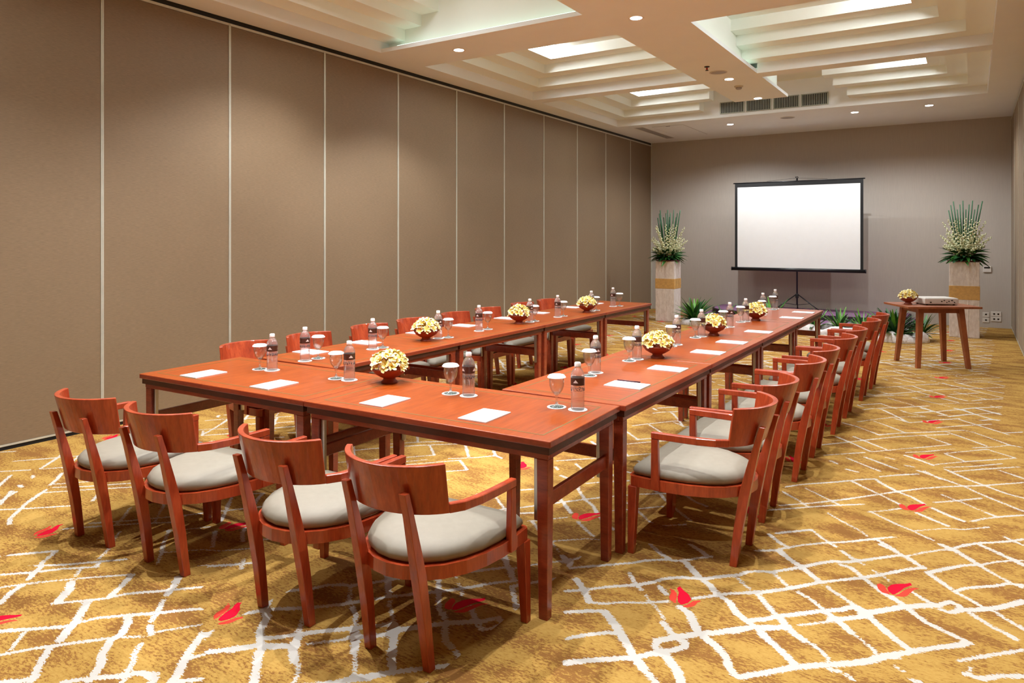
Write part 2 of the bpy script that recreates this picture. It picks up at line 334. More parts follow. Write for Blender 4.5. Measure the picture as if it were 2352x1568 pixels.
# ---- carpet pattern traced from the photo (crop pixels -> floor), lines as signed distance
CROPS = {'1': (1300, 1250, 4.9), '2': (1680, 1250, 4.932), '3': (1980, 1250, 4.930), '4': (1700, 1080, 3.6074), '5': (0, 1300, 4.9), '6': (1850, 900, 4.685)}
def cp(c, p):
    ox, oy, s = CROPS[c]; return un(ox + p[0] / s, oy + p[1] / s)
TR = [  # crop, half width (mm), points
('1', 13, [(0,270),(330,240),(520,225),(760,205),(900,180),(1100,170),(1300,185),(1500,150),(1640,135)]),
('1', 15, [(0,525),(200,510),(480,475),(800,455),(970,425),(1100,385),(1300,370),(1550,385),(1700,365),(1950,340),(2050,305),(2200,300),(2352,315)]),
('2', 15, [(300,300),(450,310),(620,285),(800,255),(1000,210),(1150,190),(1300,200),(1500,175),(1700,150),(1874,125)]),
('3', 14, [(0,185),(200,150),(400,125),(520,130)]), ('3', 9, [(520,130),(700,90),(900,60),(1020,40),(1200,10)]),
('1', 12, [(250,650),(420,665),(600,650),(900,655),(1150,640)]), ('1', 14, [(1430,605),(1600,585),(1780,555),(2000,545),(2352,520)]),
('2', 15, [(0,555),(300,545),(650,500),(850,460),(1000,430),(1250,400),(1500,375),(1700,340),(1874,310)]), ('3', 13, [(200,350),(400,300),(600,270),(700,265)]),
('1', 14, [(0,760),(200,750),(380,745),(440,760)]), ('1', 15, [(0,1060),(200,1020),(450,990),(600,1000)]),
('1', 20, [(0,1330),(300,1300),(700,1275),(800,1270),(1000,1220),(1070,1240)]),
('1', 22, [(1020,1080),(1200,1050),(1450,1010),(1700,990),(1900,955),(2100,930),(2352,930)]),
('2', 18, [(170,860),(350,850),(560,810),(800,780),(1050,750),(1250,735),(1400,700)]), ('2', 24, [(1400,700),(1500,760),(1550,790)]),
('2', 22, [(0,985),(250,930),(420,950),(640,930)]), ('2', 9, [(760,915),(900,900),(1120,870)]), ('2', 18, [(1120,850),(1300,840),(1560,810)]),
('2', 18, [(1550,770),(1700,740),(1874,720)]), ('3', 22, [(0,780),(150,760),(450,710),(700,690),(850,690)]),
('3', 20, [(1100,740),(1300,740),(1500,720),(1700,680),(1834,640)]),
('1', 18, [(1020,1080),(1000,1150),(1050,1200),(1200,1190),(1340,1150),(1330,1090),(1230,1060)]),
('3', 14, [(850,690),(1000,645),(1090,690),(1150,740),(1000,770),(900,740)]),
('2', 20, [(120,1495),(400,1450),(700,1390),(950,1370),(1150,1360),(1400,1340),(1600,1310),(1750,1270),(1874,1270)]),
('3', 18, [(0,1340),(200,1270),(450,1230),(650,1195),(900,1160),(1100,1140),(1210,1110)]),
('3', 12, [(1090,1320),(1300,1280),(1600,1230),(1834,1195)]), ('3', 18, [(1170,1460),(1350,1520),(1550,1490),(1834,1490)]), ('3', 9, [(1240,1390),(1230,1460)]),
('3', 14, [(740,320),(900,285),(1150,235),(1350,230)]), ('3', 9, [(1350,230),(1500,200),(1700,180),(1834,180)]),
('3', 13, [(1080,520),(1200,490),(1500,470),(1650,440),(1834,460)]),
('1', 20, [(110,390),(200,500),(260,640)]), ('1', 11, [(720,320),(770,430),(850,510)]), ('1', 9, [(900,570),(930,640),(1000,690),(1040,740),(1100,830)]),
('1', 18, [(1090,880),(1160,960),(1230,1050)]), ('1', 22, [(1100,1200),(1150,1290),(1250,1420),(1300,1560)]),
('1', 24, [(440,760),(540,880),(610,1000),(680,1110),(760,1250),(870,1390)]), ('1', 16, [(870,1390),(960,1500),(1020,1558)]),
('1', 21, [(1280,700),(1390,780),(1430,880),(1500,1000),(1580,1060),(1700,1150),(1800,1260),(1830,1370),(1900,1470),(1980,1495)]),
('1', 16, [(950,0),(1050,90),(1160,160)]), ('1', 16, [(1400,0),(1530,80),(1600,140)]),
('1', 19, [(1330,180),(1400,260),(1500,370),(1620,460),(1690,550),(1830,640),(1930,780),(2050,870),(2200,980),(2300,1100)]),
('2', 19, [(330,1010),(470,1120),(620,1260),(740,1380)]), ('1', 15, [(1050,470),(1130,560)]),
('2', 9, [(70,375),(150,460),(210,500)]), ('2', 15, [(300,570),(400,680),(500,800)]), ('2', 21, [(560,840),(600,900),(700,1000),(830,1090)]), ('2', 10, [(830,1090),(930,1140),(1010,1200),(1090,1280),(1120,1340)]),
('2', 12, [(460,315),(560,400),(660,490)]), ('2', 14, [(760,540),(900,620),(1020,720)]), ('2', 20, [(1060,760),(1130,810),(1250,900),(1360,1000)]), ('2', 11, [(1360,1000),(1460,1070),(1560,1150),(1680,1260)]),
('2', 18, [(540,80),(680,180),(800,260),(900,340),(1020,430)]), ('2', 13, [(1080,470),(1120,510),(1250,590),(1380,680)]), ('2', 19, [(1500,770),(1620,870),(1750,980),(1874,1090)]),
('3', 17, [(250,980),(400,1090),(540,1190)]), ('2', 9, [(1240,70),(1380,170),(1510,230)]), ('2', 8, [(1600,290),(1660,320)]), ('2', 8, [(1740,370),(1800,420)]),
('2', 14, [(1240,230),(1350,260),(1450,340),(1560,430),(1700,540),(1830,620)]), ('3', 16, [(330,590),(480,690),(600,790),(720,880),(890,960)]), ('3', 14, [(960,990),(1080,1050),(1210,1110)]),
('3', 13, [(200,0),(330,50),(420,110)]), ('3', 14, [(530,150),(640,230),(700,265)]), ('3', 14, [(560,530),(680,610),(800,680)]),
('3', 14, [(740,320),(900,430),(1060,540),(1200,610),(1330,690),(1400,730)]), ('3', 15, [(1230,780),(1400,890),(1500,950),(1600,990),(1740,1070)]),
('3', 14, [(880,0),(1020,60),(1180,150),(1300,220),(1400,280),(1560,370),(1680,430),(1800,480)]), ('3', 14, [(1350,10),(1500,70),(1640,140),(1750,180),(1834,230)]),
('3', 13, [(1510,760),(1620,840),(1750,910),(1834,960)]), ('3', 10, [(380,1380),(460,1430)]), ('3', 12, [(550,1530),(650,1560)]), ('2', 14, [(1130,1420),(1230,1440)]), ('2', 13, [(1290,1470),(1370,1530)]),
('4', 11, [(310,145),(520,115),(800,95),(1000,75),(1120,70)]), ('4', 10, [(1160,50),(1300,40),(1470,30)]), ('4', 11, [(330,290),(600,270),(860,240),(1100,205),(1300,175),(1500,150),(1700,135),(1850,130),(2000,125),(2150,115),(2352,100)]),
('4', 11, [(220,330),(480,310),(750,290),(1020,280)]), ('4', 8, [(1060,345),(1180,335),(1330,315)]), ('4', 10, [(1610,265),(1800,250),(2000,230)]), ('4', 10, [(1920,420),(2050,395),(2200,380),(2352,370)]),
('4', 13, [(300,520),(500,500),(590,490)]), ('4', 12, [(330,650),(500,620),(700,600),(900,590),(1080,570),(1280,550)]), ('4', 7, [(1450,500),(1700,480),(1850,490),(2060,470)]), ('4', 13, [(1720,660),(1850,620),(2000,600),(2200,590),(2352,570)]), ('4', 13, [(130,665),(340,660)]),
('4', 11, [(330,165),(470,240),(560,300)]), ('4', 9, [(720,350),(860,430),(980,490),(1060,545)]), ('4', 9, [(540,145),(690,220),(810,280)]), ('4', 13, [(930,90),(1050,150),(1160,200),(1320,280)]), ('4', 13, [(1120,70),(1160,100),(1300,175),(1420,220),(1530,280)]),
('4', 11, [(1080,340),(1180,390),(1330,460),(1430,500)]), ('4', 8, [(1450,510),(1600,580)]), ('4', 14, [(1460,350),(1600,410),(1720,460)]), ('4', 14, [(1590,310),(1720,370),(1850,420)]),
('4', 13, [(1470,0),(1650,60),(1850,130),(1980,190),(2100,240),(2250,300),(2352,340)]), ('4', 13, [(1740,10),(1900,80),(2040,130),(2200,190),(2352,230)]), ('4', 9, [(1670,200),(1850,270),(2040,350)]), ('4', 15, [(2040,350),(2130,385)]),
('4', 15, [(240,530),(330,600),(400,640)]), ('4', 15, [(330,660),(420,740),(510,800)]), ('4', 12, [(590,490),(680,560),(790,630)]), ('4', 10, [(840,665),(950,735)]), ('4', 13, [(1130,570),(1250,640),(1340,700),(1450,770),(1520,800)]), ('4', 10, [(2150,0),(2352,70)]), ('4', 12, [(2190,550),(2300,600),(2352,620)]), ('4', 14, [(1970,610),(2100,670),(2250,740),(2352,790)]), ('4', 14, [(1660,610),(1790,660),(1900,730),(1960,775)]),
('6', 10, [(160,570),(400,545),(700,510),(1000,480),(1300,465),(1540,455)]), ('6', 10, [(780,460),(1050,440),(1350,430),(1700,410),(1790,430)]), ('6', 9, [(560,320),(700,300),(950,270),(1200,265),(1300,265)]), ('6', 11, [(960,285),(1120,330),(1300,315),(1400,300),(1600,290),(1900,265),(2050,265),(2130,285)]),
('6', 9, [(740,640),(1000,615),(1300,590),(1560,565)]), ('6', 9, [(200,680),(400,665),(640,650)]), ('6', 8, [(1080,650),(1300,640),(1600,610)]), ('6', 9, [(1500,660),(1700,640),(1950,615)]), ('6', 9, [(1400,780),(1700,750),(2000,730),(2260,710)]), ('6', 9, [(1480,810),(1800,800),(2120,770)]), ('6', 10, [(1560,860),(1900,830),(2300,805)]), ('6', 10, [(800,910),(1000,890),(1220,880)]), ('6', 10, [(1410,385),(1700,360),(2000,345)]), ('6', 10, [(1290,190),(1550,175),(1850,160),(2140,140)]), ('6', 10, [(620,190),(900,155),(1200,130),(1500,120),(1750,100)]), ('6', 10, [(660,110),(900,105),(1200,80),(1500,65),(1800,50),(2200,20)]), ('6', 10, [(1990,310),(2200,300),(2352,290)]), ('6', 10, [(2150,440),(2352,430)]), ('6', 9, [(1800,600),(2050,590),(2200,570)]),
('6', 13, [(330,480),(480,540),(700,640)]), ('6', 13, [(520,480),(700,550),(900,630)]), ('6', 11, [(400,330),(550,370),(740,440),(800,465)]), ('6', 13, [(680,130),(850,200),(1000,270),(1100,325)]), ('6', 11, [(1040,210),(1290,265)]), ('6', 11, [(730,310),(900,370),(1080,440)]), ('6', 13, [(1070,680),(1250,740),(1380,790)]), ('6', 13, [(640,700),(800,760),(990,830)]), ('6', 13, [(450,710),(620,780),(800,850)]), ('6', 11, [(1280,470),(1560,565)]), ('6', 12, [(1520,430),(1700,490),(1950,580)]), ('6', 12, [(1800,430),(2000,500),(2200,570),(2352,600)]), ('6', 12, [(1640,290),(1900,370),(2190,460)]), ('6', 12, [(900,30),(1150,90),(1400,170)]), ('6', 12, [(1290,190),(1500,250)]), ('6', 11, [(1560,175),(1780,240)]), ('6', 11, [(1850,170),(1950,210)]), ('6', 12, [(1280,850),(1450,937)]), ('6', 13, [(1500,830),(1750,937)]), ('6', 11, [(2080,840),(2352,930)]), ('6', 11, [(1520,670),(1720,745)]), ('6', 11, [(1950,615),(2260,710)]), ('6', 13, [(270,740),(340,770)]), ('6', 13, [(860,700),(960,725)]), ('6', 13, [(1080,790),(1160,805)]), ('6', 13, [(440,830),(560,860)]),
]
TR5 = [(12, [(0,95),(350,70),(700,30),(1100,5)]), (10, [(0,240),(200,210),(500,175),(850,140),(1100,120),(1450,95)]), (12, [(600,420),(800,400),(1000,385),(1200,360),(1450,305),(1800,280),(2000,260),(2352,225)]), (15, [(0,730),(300,710),(720,680)]), (14, [(900,630),(1100,580),(1500,545),(1750,530),(2000,500),(2352,470)]), (14, [(0,1000),(300,940),(560,900),(900,855),(1300,800)]), (9, [(1350,795),(1600,790)]), (8, [(1750,740),(2000,700),(2300,650)]), (18, [(0,1313),(300,1280),(400,1250)]), (17, [(700,1310),(1000,1260),(1300,1240),(1550,1200),(1750,1220)]), (12, [(2100,1040),(2352,980)]), (15, [(1900,1310),(2352,1260)]),
(15, [(470,0),(380,80),(320,150)]), (18, [(260,210),(130,290),(0,420)]), (24, [(800,180),(780,260),(650,400)]), (22, [(990,390),(930,500),(850,620),(750,730),(680,830)]), (12, [(900,40),(850,110)]), (19, [(1480,100),(1360,230),(1230,350)]), (18, [(2010,120),(1960,220),(1880,320)]), (14, [(1840,380),(1780,500),(1700,620)]), (14, [(1680,670),(1700,770)]), (20, [(1440,560),(1440,640),(1370,760),(1250,830),(1150,990),(1140,1090),(1070,1200),(1000,1290)]), (18, [(560,920),(480,1040),(400,1200),(350,1290)]), (9, [(270,750),(190,850),(110,950)]), (13, [(1590,870),(1510,990),(1500,1080),(1430,1180),(1380,1300)]), (20, [(2290,740),(2150,930),(2080,1050),(2000,1220),(1930,1313)]), (18, [(1650,1220),(1750,1270),(1700,1313)])]
def seg_arrays(items):
    A, B, W = [], [], []
    for wdt, pts in items:
        for p, q in zip(pts[:-1], pts[1:]):
            A.append(p); B.append(q); W.append(wdt / 1000.0 * 0.82)
    return np.array(A), np.array(B), np.array(W)
def seg_dist(P, A, B, W):
    out = np.full(len(P), 0.2)
    for a, b_, w_ in zip(A, B, W):
        d = b_ - a; L2 = max(d @ d, 1e-9)
        near = (np.abs(P[:, 0] - (a[0] + b_[0]) / 2) < abs(d[0]) / 2 + 0.2) & (np.abs(P[:, 1] - (a[1] + b_[1]) / 2) < abs(d[1]) / 2 + 0.2)
        if not near.any(): continue
        Q = P[near]
        t = np.clip(((Q - a) @ d) / L2, 0, 1)
        D = np.hypot(*(Q - a - t[:, None] * d).T) - w_
        out[near] = np.minimum(out[near], D)
    return out
segR = seg_arrays([(wd, [cp(c, p) for p in pts]) for c, wd, pts in TR])
segL = seg_arrays([(wd, [cp('5', p) for p in pts]) for wd, pts in TR5])
# tulip motif: one for each alternating column
TU_EVEN = ('3', (-0.27, 3.64), [(285,490),(330,455),(400,445),(500,445),(540,428),(570,460),(480,490),(430,530),(380,560),(340,568),(300,530)],
           [[(165,435),(220,445),(262,475),(277,510),(325,560),(305,562),(230,545),(180,500)], [(358,580),(425,558),(465,525),(525,498),(580,489),(660,495),(590,512),(550,545),(500,590),(420,590)]])
TU_ODD = ('1', (-1.07, 3.045), [(1245,490),(1300,465),(1310,505),(1380,560),(1410,620),(1380,655),(1300,680),(1262,650),(1255,590),(1272,540)],
          [[(1150,475),(1220,515),(1246,550),(1248,590),(1236,640),(1262,692),(1170,620),(1160,590),(1185,540)], [(1300,698),(1370,674),(1430,638),(1500,625),(1525,638),(1480,655),(1450,690),(1390,708),(1330,707)]])
def poly_sd(P, poly):
    n = len(poly); d = np.full(len(P), 9.0); ins = np.zeros(len(P), bool)
    for i in range(n):
        a, c = poly[i], poly[(i + 1) % n]; e = c - a
        t = np.clip(((P - a) @ e) / (e @ e), 0, 1)
        d = np.minimum(d, np.hypot(*(P - a - t[:, None] * e).T))
        cond = ((a[1] > P[:, 1]) != (c[1] > P[:, 1]))
        with np.errstate(divide='ignore', invalid='ignore'):
            xx = (c[0] - a[0]) * (P[:, 1] - a[1]) / (c[1] - a[1]) + a[0]
        ins ^= cond & (P[:, 0] < xx)
    return np.where(ins, -d, d)
def build_floor():
    xs = np.linspace(XL - 0.05, XR + 0.05, 470)
    ys = np.concatenate([np.linspace(YF - 0.05, 1.0, 40, endpoint=False), np.linspace(1.0, 5.0, 330, endpoint=False), np.linspace(5.0, 9.0, 250, endpoint=False), np.linspace(9.0, YB + 0.05, 240)])
    X, Y = np.meshgrid(xs, ys); P = np.stack([X.ravel(), Y.ravel()], 1); nx, ny = len(xs), len(ys)
    # strip of the right aisle carries the pattern; other floor repeats it with the half-drop step
    k = np.floor((0.575 - P[:, 0]) / 1.575)
    near_ = (P[:, 0] > -1.62) & (P[:, 1] < 3.75)
    k[near_] = 0
    Q = np.stack([P[:, 0] + 1.575 * k, P[:, 1] + 1.17 * k], 1)
    lo, per = 3.0, 3.51
    yy = Q[:, 1].copy()
    def frame(A):
        dep = A @ FWD
        with np.errstate(divide='ignore', invalid='ignore'):
            return np.where(dep > 0.3, CX + FPX * (A @ RGT) / dep, -1e4), np.where(dep > 0.3, V0 + CAMH * FPX / dep, 1e4)
    uq, vq = frame(Q)
    traced = (yy < 7.4) & (vq < 1560) & (uq < 2352)
    out = ~traced & ~near_
    yy[out] = lo + np.mod(yy[out] - lo, per); Q[:, 1] = yy
    d = seg_dist(Q, *segR)
    up, vp = frame(P)
    left = (up < 470) & (up > -60) & (vp > 1300) & (vp < 1640)
    d[left] = seg_dist(P[left], *segL)
    pet = np.full(len(P), 0.2); fla = np.full(len(P), 0.2)
    for kk in range(0, 9):
        ev = kk % 2 == 0
        c, org, cen, flames = TU_EVEN if ev else TU_ODD
        cenw = np.array([cp(c, p) for p in cen]) - org; flw = [np.array([cp(c, p) for p in f_]) - org for f_ in flames]
        x0 = -0.27 - 0.777 * kk if ev else -1.07 - 0.777 * (kk - 1)
        for j in range(-3, 12):
            y0 = (3.64 if ev else 3.045) + 1.16 * j
            nb = (np.abs(P[:, 0] - x0) < 0.16) & (np.abs(P[:, 1] - y0) < 0.16)
            if not nb.any(): continue
            Pl = P[nb] - np.array([x0, y0])
            pet[nb] = np.minimum(pet[nb], poly_sd(Pl, cenw))
            for f_ in flw: fla[nb] = np.minimum(fla[nb], poly_sd(Pl, f_))
    me = bpy.data.meshes.new('floor')
    vs = np.zeros((nx * ny, 3), np.float32); vs[:, :2] = P
    me.vertices.add(nx * ny); me.vertices.foreach_set('co', vs.ravel())
    i = np.arange((nx - 1) * (ny - 1)); r_, c_ = i // (nx - 1), i % (nx - 1); b0 = r_ * nx + c_
    quads = np.stack([b0, b0 + 1, b0 + nx + 1, b0 + nx], 1).astype(np.int32)
    nf = len(quads)
    me.loops.add(nf * 4); me.polygons.add(nf)
    me.loops.foreach_set('vertex_index', quads.ravel()); me.polygons.foreach_set('loop_start', np.arange(0, nf * 4, 4, dtype=np.int32))
    me.update(calc_edges=True)
    for nm, a in (('line_d', d), ('petal_d', pet), ('flame_d', fla)):
        at = me.attributes.new(nm, 'FLOAT', 'POINT'); at.data.foreach_set('value', a.astype(np.float32))
    me.materials.append(MATS['carpet'])
    o = obj('floor', me, None); o['kind'] = 'structure'; o['label'] = 'gold carpet with white lattice lines and red tulips'
build_floor()

# ---- walls
PW, PY0 = 1.2065, 3.139               # partition module and one joint
def partition_wall(side, x, sgn, y0, y1):
    """x: face plane, sgn: direction from the face into the wall"""
    bk = MB().box((min(x + sgn * 0.06, x + sgn * 0.2), y0, 0), (max(x + sgn * 0.06, x + sgn * 0.2), y1, 4.4))
    wall = struct('wall_' + side, bk, 'track_black', 'folding partition of brown fabric panels')
    def bx(a, b_, z0, z1, ya, yb): return MB().box((min(x + sgn * a, x + sgn * b_), ya, z0), (max(x + sgn * a, x + sgn * b_), yb, z1))
    obj('head_track', bx(0.012, 0.06, 3.655, 3.70, y0, y1), 'track_black', wall)
    obj('floor_seal', bx(0.010, 0.06, 0.0, 0.028, y0, y1), 'base_dark', wall)
    k0 = math.floor((y0 - PY0) / PW)
    first = None
    for k in range(k0, 20):
        ya, yb = max(PY0 + k * PW, y0), min(PY0 + (k + 1) * PW, y1)
        if yb - ya < 0.05: continue
        p = obj('panel', bx(0.0, 0.05, 0.045, 3.628, ya + 0.012, yb - 0.012), 'partition_fabric', wall, 0.003, 1)
        obj('edge_strip', bx(-0.004, 0.05, 0.03, 3.652, ya + 0.001, ya + 0.0115), 'trim_pale', p)
        obj('edge_strip', bx(-0.004, 0.05, 0.03, 3.652, yb - 0.0115, yb - 0.001), 'trim_pale', p)
        obj('top_rail', bx(-0.003, 0.05, 3.629, 3.652, ya + 0.0125, yb - 0.0125), 'trim_pale', p)
        obj('bottom_rail', bx(-0.003, 0.05, 0.03, 0.0445, ya + 0.0125, yb - 0.0125), 'trim_pale', p)
    return wall
partition_wall('left', XL, -1, YF, YB)
partition_wall('right', XR, 1, YF, YB)
struct('wall_back', MB().box((XL - 0.2, YB, 0), (XR + 0.2, YB + 0.15, 4.4)), 'back_paint')
struct('wall_front', MB().box((XL - 0.2, YF - 0.15, 0), (XR + 0.2, YF, 4.4)), 'back_paint')
struct('trim_1', MB().box((XL, YB - 0.05, 0), (XL + 0.012, YB, 3.69)), 'trim_pale')

# ---- stepped, coved ceiling: solids that hang from a slab at ZT
ZT = 4.22; LV = (3.83, 3.96, 4.085); ST = 0.245; LIP = 0.045; CV = 0.13
flat = MB(); cof = MB()
xL0, xL1, xR0, xR1 = -5.70, -3.12, -2.33, 0.19
def soffit(x0, x1, y0, y1): flat.box((x0, y0, ZC), (x1, y1, ZT))
soffit(XL - 0.05, xL0, YF, YB); soffit(xR1, XR + 0.05, YF, YB)
soffit(xL0, xR1, 12.60, YB); soffit(xL0, xR1, YF, 0.36)
soffit(xL0, xL1, 9.46, 9.72); soffit(xR0, xR1, 9.46, 9.72); soffit(xL0, xL1, 3.24, 3.50); soffit(xR0, xR1, 3.24, 3.50)
# central and cross beam with cove lips
def lipped(x0, x1, y0, y1, sx0, sx1, sy0, sy1):
    flat.box((x0, y0, ZC), (x1, y1, ZC + LIP))
    cof.box((x0 + sx0 * CV, y0 + sy0 * CV, ZC + LIP), (x1 - sx1 * CV, y1 - sy1 * CV, ZT))
lipped(xL1, xR0, 1.67, 11.29, 1, 1, 1, 1)
lipped(xL0, xL1, 6.09, 6.87, 0, 0, 1, 1); lipped(xR0, xR1, 6.09, 6.87, 0, 0, 1, 1)
cof.box((xL1, 6.09 + CV, ZC + LIP), (xL1 + CV, 6.87 - CV, ZT)); cof.box((xR0 - CV, 6.09 + CV, ZC + LIP), (xR0, 6.87 - CV, ZT))
def steps(side, a, y0, y1, trims=None):
    for k in range(3):
        i0, i1 = ST * k, ST * (k + 1)
        if side == 'l': cof.box((a + i0, y0, LV[k]), (a + i1, y1, ZT))
        if side == 'r': cof.box((a - i1, y0, LV[k]), (a - i0, y1, ZT))
        if side == 'f':
            q0, q1 = trims[k] if trims and isinstance(trims[0], tuple) else (y0, y1)
            q0 = max(q0, xL0 + ST * (k + 1)); q1 = min(q1, xR1 - ST * (k + 1))
            cof.box((q0, a - i1, LV[k]), (q1, a - i0, ZT))
        if side == 'n': cof.box((max(y0, xL0 + ST * (k + 1)), a + i0, LV[k]), (min(y1, xR1 - ST * (k + 1)), a + i1, ZT))
for yn, yf, stn, stf in ((0.36, 3.24, 1, 1), (3.50, 6.09, 1, 0), (6.87, 9.46, 0, 1), (9.72, 12.60, 1, 1)):
    ya = yn - (0 if stn else CV); yb = yf + (0 if stf else CV)
    steps('l', xL0, ya, yb); steps('r', xR1, ya, yb)
    if stn: steps('n', yn, xL0, xL1 + CV); steps('n', yn, xR0 - CV, xR1)
    if stf:
        if yf > 12: steps('f', yf, 0, 0, [(xL0, -4.03), (xL0, -3.78), (xL0, -3.62)]); steps('f', yf, 0, 0, [(-1.66, xR1), (-1.83, xR1), (-1.95, xR1)])
        else: steps('f', yf, xL0, xL1 + CV); steps('f', yf, xR0 - CV, xR1)
cof.box((XL - 0.05, YF, ZT), (XR + 0.05, YB, ZT + 0.08))
ceil_ = struct('ceiling', flat, 'ceiling_paint', 'pale ceiling with stepped coffers')
co = obj('coffer_steps', cof, 'coffer_paint', ceil_)

# hidden cove strips lying in the troughs (light sources)
def cove(x0, x1, y0, y1, lab):
    t = tag(obj('cove_light', MB().box((x0, y0, ZC + LIP), (x1, y1, ZC + LIP + 0.02)), 'cove_glow'), lab, 'light', 'cove strip lights')
for (ya, yb) in ((3.6, 5.9), (7.05, 9.4), (9.8, 11.2)):
    cove(xR0 - 0.075, xR0 - 0.045, ya, yb, 'greenish white cove strip behind the lip of the central beam')
    cove(xL1 + 0.045, xL1 + 0.075, ya, yb, 'greenish white cove strip behind the lip of the central beam')
for (xa, xb) in ((xL0 + 0.2, xL1 - 0.1), (xR0 + 0.1, xR1 - 0.2)):
    cove(xa, xb, 6.09 + 0.045, 6.09 + 0.075, 'greenish white cove strip behind the lip of the cross beam')
    cove(xa, xb, 6.87 - 0.075, 6.87 - 0.045, 'greenish white cove strip behind the lip of the cross beam')
# luminous panels in the coffer tops
PN = []
for (y0, y1) in ((1.15, 2.45), (4.25, 5.3), (7.0, 8.70), (10.48, 11.84)):
    for side, (x0, x1) in (('partition side', (-4.90, -4.80)), ('aisle side', (-0.71, -0.61))):
        o = tag(obj('ceiling_light_strip', MB().box((x0, y0, ZT - 0.05), (x1, y1, ZT - 0.001)), 'panel_glow'),
                'white luminous strip in the top of a stepped coffer, ' + side, 'ceiling light', 'coffer light strips ' + side)

# downlights
def downlight(x, y, z=ZC, label='', power=1.0, size=115):
    t = thing('downlight', label, 'downlight', (x, y, z), 0, 'recessed downlights')
    obj('trim_ring', MB().lathe([(0.055, 0.0), (0.075, -0.004), (0.078, -0.001), (0.078, 0.004)], 24, caps=False), 'cap_white', t)
    obj('lamp_lens', MB().lathe([(0.0005, -0.002), (0.055, -0.002), (0.055, 0.01)], 20, caps=False), 'lens_glow', t)
    ld = bpy.data.lights.new('downlight_lamp', 'SPOT'); ld.energy = SPOT_W * power; ld.spot_size = math.radians(size); ld.spot_blend = 0.6
    ld.shadow_soft_size = 0.015; ld.color = (0.95, 0.98, 1.0)
    lo = bpy.data.objects.new('downlight_lamp', ld); COL.objects.link(lo); lo.parent = t; lo.location = (0, 0, -0.02)
for x, y, lab in ((-4.88, 6.48, 'small bright downlight in the cross beam nearest the partition'), (-2.73, 6.46, 'small bright downlight where cross beam meets central beam'), (-0.58, 6.48, 'small bright downlight in the cross beam on the aisle side'),
                  (-2.735, 9.62, 'small bright downlight in the central beam between speaker and smoke detector'), (-2.74, 11.17, 'small bright downlight at the far end of the central beam'),
                  (-3.80, 13.45, 'small bright downlight in front of the back wall beside the ceiling hatch'), (-1.67, 13.30, 'small bright downlight in front of the back wall above the screen'), (-0.58, 13.25, 'small bright downlight in front of the back wall above the projector table'),
                  (-2.73, 3.37, 'small bright downlight in the central beam above the short row'), (-2.73, 1.80, 'small bright downlight at the near end of the central beam')):
    downlight(x, y, ZC, lab, (1.15 if x < -3 else 0.62) if y > 12 else 1.0, 150 if y > 12 else 115)
for x, y, z, lab in ((-1.45, 2.35, 4.20, 'added unseen downlight in the near coffer on the aisle side'), (-3.95, 2.2, 4.20, 'added unseen downlight in the near coffer on the partition side'),
                  (-0.95, 4.5, 4.20, 'added unseen downlight in the second coffer on the aisle side'), (-4.60, 4.6, 4.20, 'added unseen downlight in the second coffer on the partition side')):
    downlight(x, y, z - 0.022, lab, 2.3 if x < -3 else 1.7, 110)  # out-of-view coffer lamps, added to throw crisp straight-down chair shadows

# ================================================================== CEILING FITTINGS
def grille(x0, x1, lab):
    t = thing('air_grille', lab, 'vent', ((x0 + x1) / 2, 12.60, 3.758), 0, 'supply grilles over the central beam')
    hw, h = (x1 - x0) / 2, 0.205
    obj('backing', MB().box((-hw, -0.004, 0), (hw, -0.001, h)), 'dark_vent', t)
    fr = MB(); fr.box((-hw, -0.016, 0), (hw, -0.004, 0.012)); fr.box((-hw, -0.016, h - 0.012), (hw, -0.004, h))
    fr.box((-hw, -0.016, 0.012), (-hw + 0.012, -0.004, h - 0.012)); fr.box((hw - 0.012, -0.016, 0.012), (hw, -0.004, h - 0.012))
    obj('frame', fr, 'vent_metal', t)
    n = 15
    for i in range(n):
        xx = -hw + 0.02 + (2 * hw - 0.04) * i / (n - 1)
        obj('slat', MB().box((xx - 0.005, -0.012, 0.012), (xx + 0.004, -0.004, h - 0.012)), 'vent_metal', t)
for (a, b_), lab in zip(((-3.739, -3.316), (-3.287, -2.866), (-2.837, -2.419), (-2.391, -1.97)), ('dark air grille end of row, partition side', 'dark air grille second from the partition side', 'dark air grille second from the aisle side', 'dark air grille end of row, aisle side')):
    grille(a, b_, lab + ', behind central beam')
def speaker(x, y, lab, r=0.11):
    t = thing('ceiling_speaker', lab, 'speaker', (x, y, ZC))
    obj('rim', MB().lathe([(r * 0.86, -0.001), (r * 0.9, -0.008), (r, -0.006), (r, -0.0005)], 28, caps=False), 'plastic_white', t)
    obj('mesh_grille', MB().lathe([(0.0005, -0.006), (r * 0.5, -0.005), (r * 0.87, -0.002), (r * 0.87, -0.0005)], 28, caps=False), 'plastic_grey', t)
speaker(-2.735, 9.14, 'round flush ceiling speaker in the central beam'); speaker(-2.736, 13.23, 'round flush ceiling speaker in front of the grilles', 0.12)
t = thing('smoke_detector', 'small round smoke detector on the central beam', 'smoke detector', (-2.745, 10.13, ZC))
obj('base', MB().lathe([(0.06, -0.0005), (0.06, -0.012), (0.05, -0.018)], 24), 'plastic_white', t)
obj('sensor_head', MB().lathe([(0.042, -0.018), (0.042, -0.034), (0.03, -0.046), (0.001, -0.048)], 24), 'plastic_grey', t)
t = thing('sprinkler_head', 'small red sprinkler head on the central beam beside speaker', 'sprinkler', (-2.763, 8.76, ZC))
obj('escutcheon', MB().lathe([(0.035, -0.0005), (0.03, -0.008), (0.012, -0.012)], 18), 'dark_vent', t)
obj('bulb', MB().lathe([(0.006, -0.012), (0.011, -0.024), (0.011, -0.034), (0.004, -0.044)], 12), 'red_plastic', t)
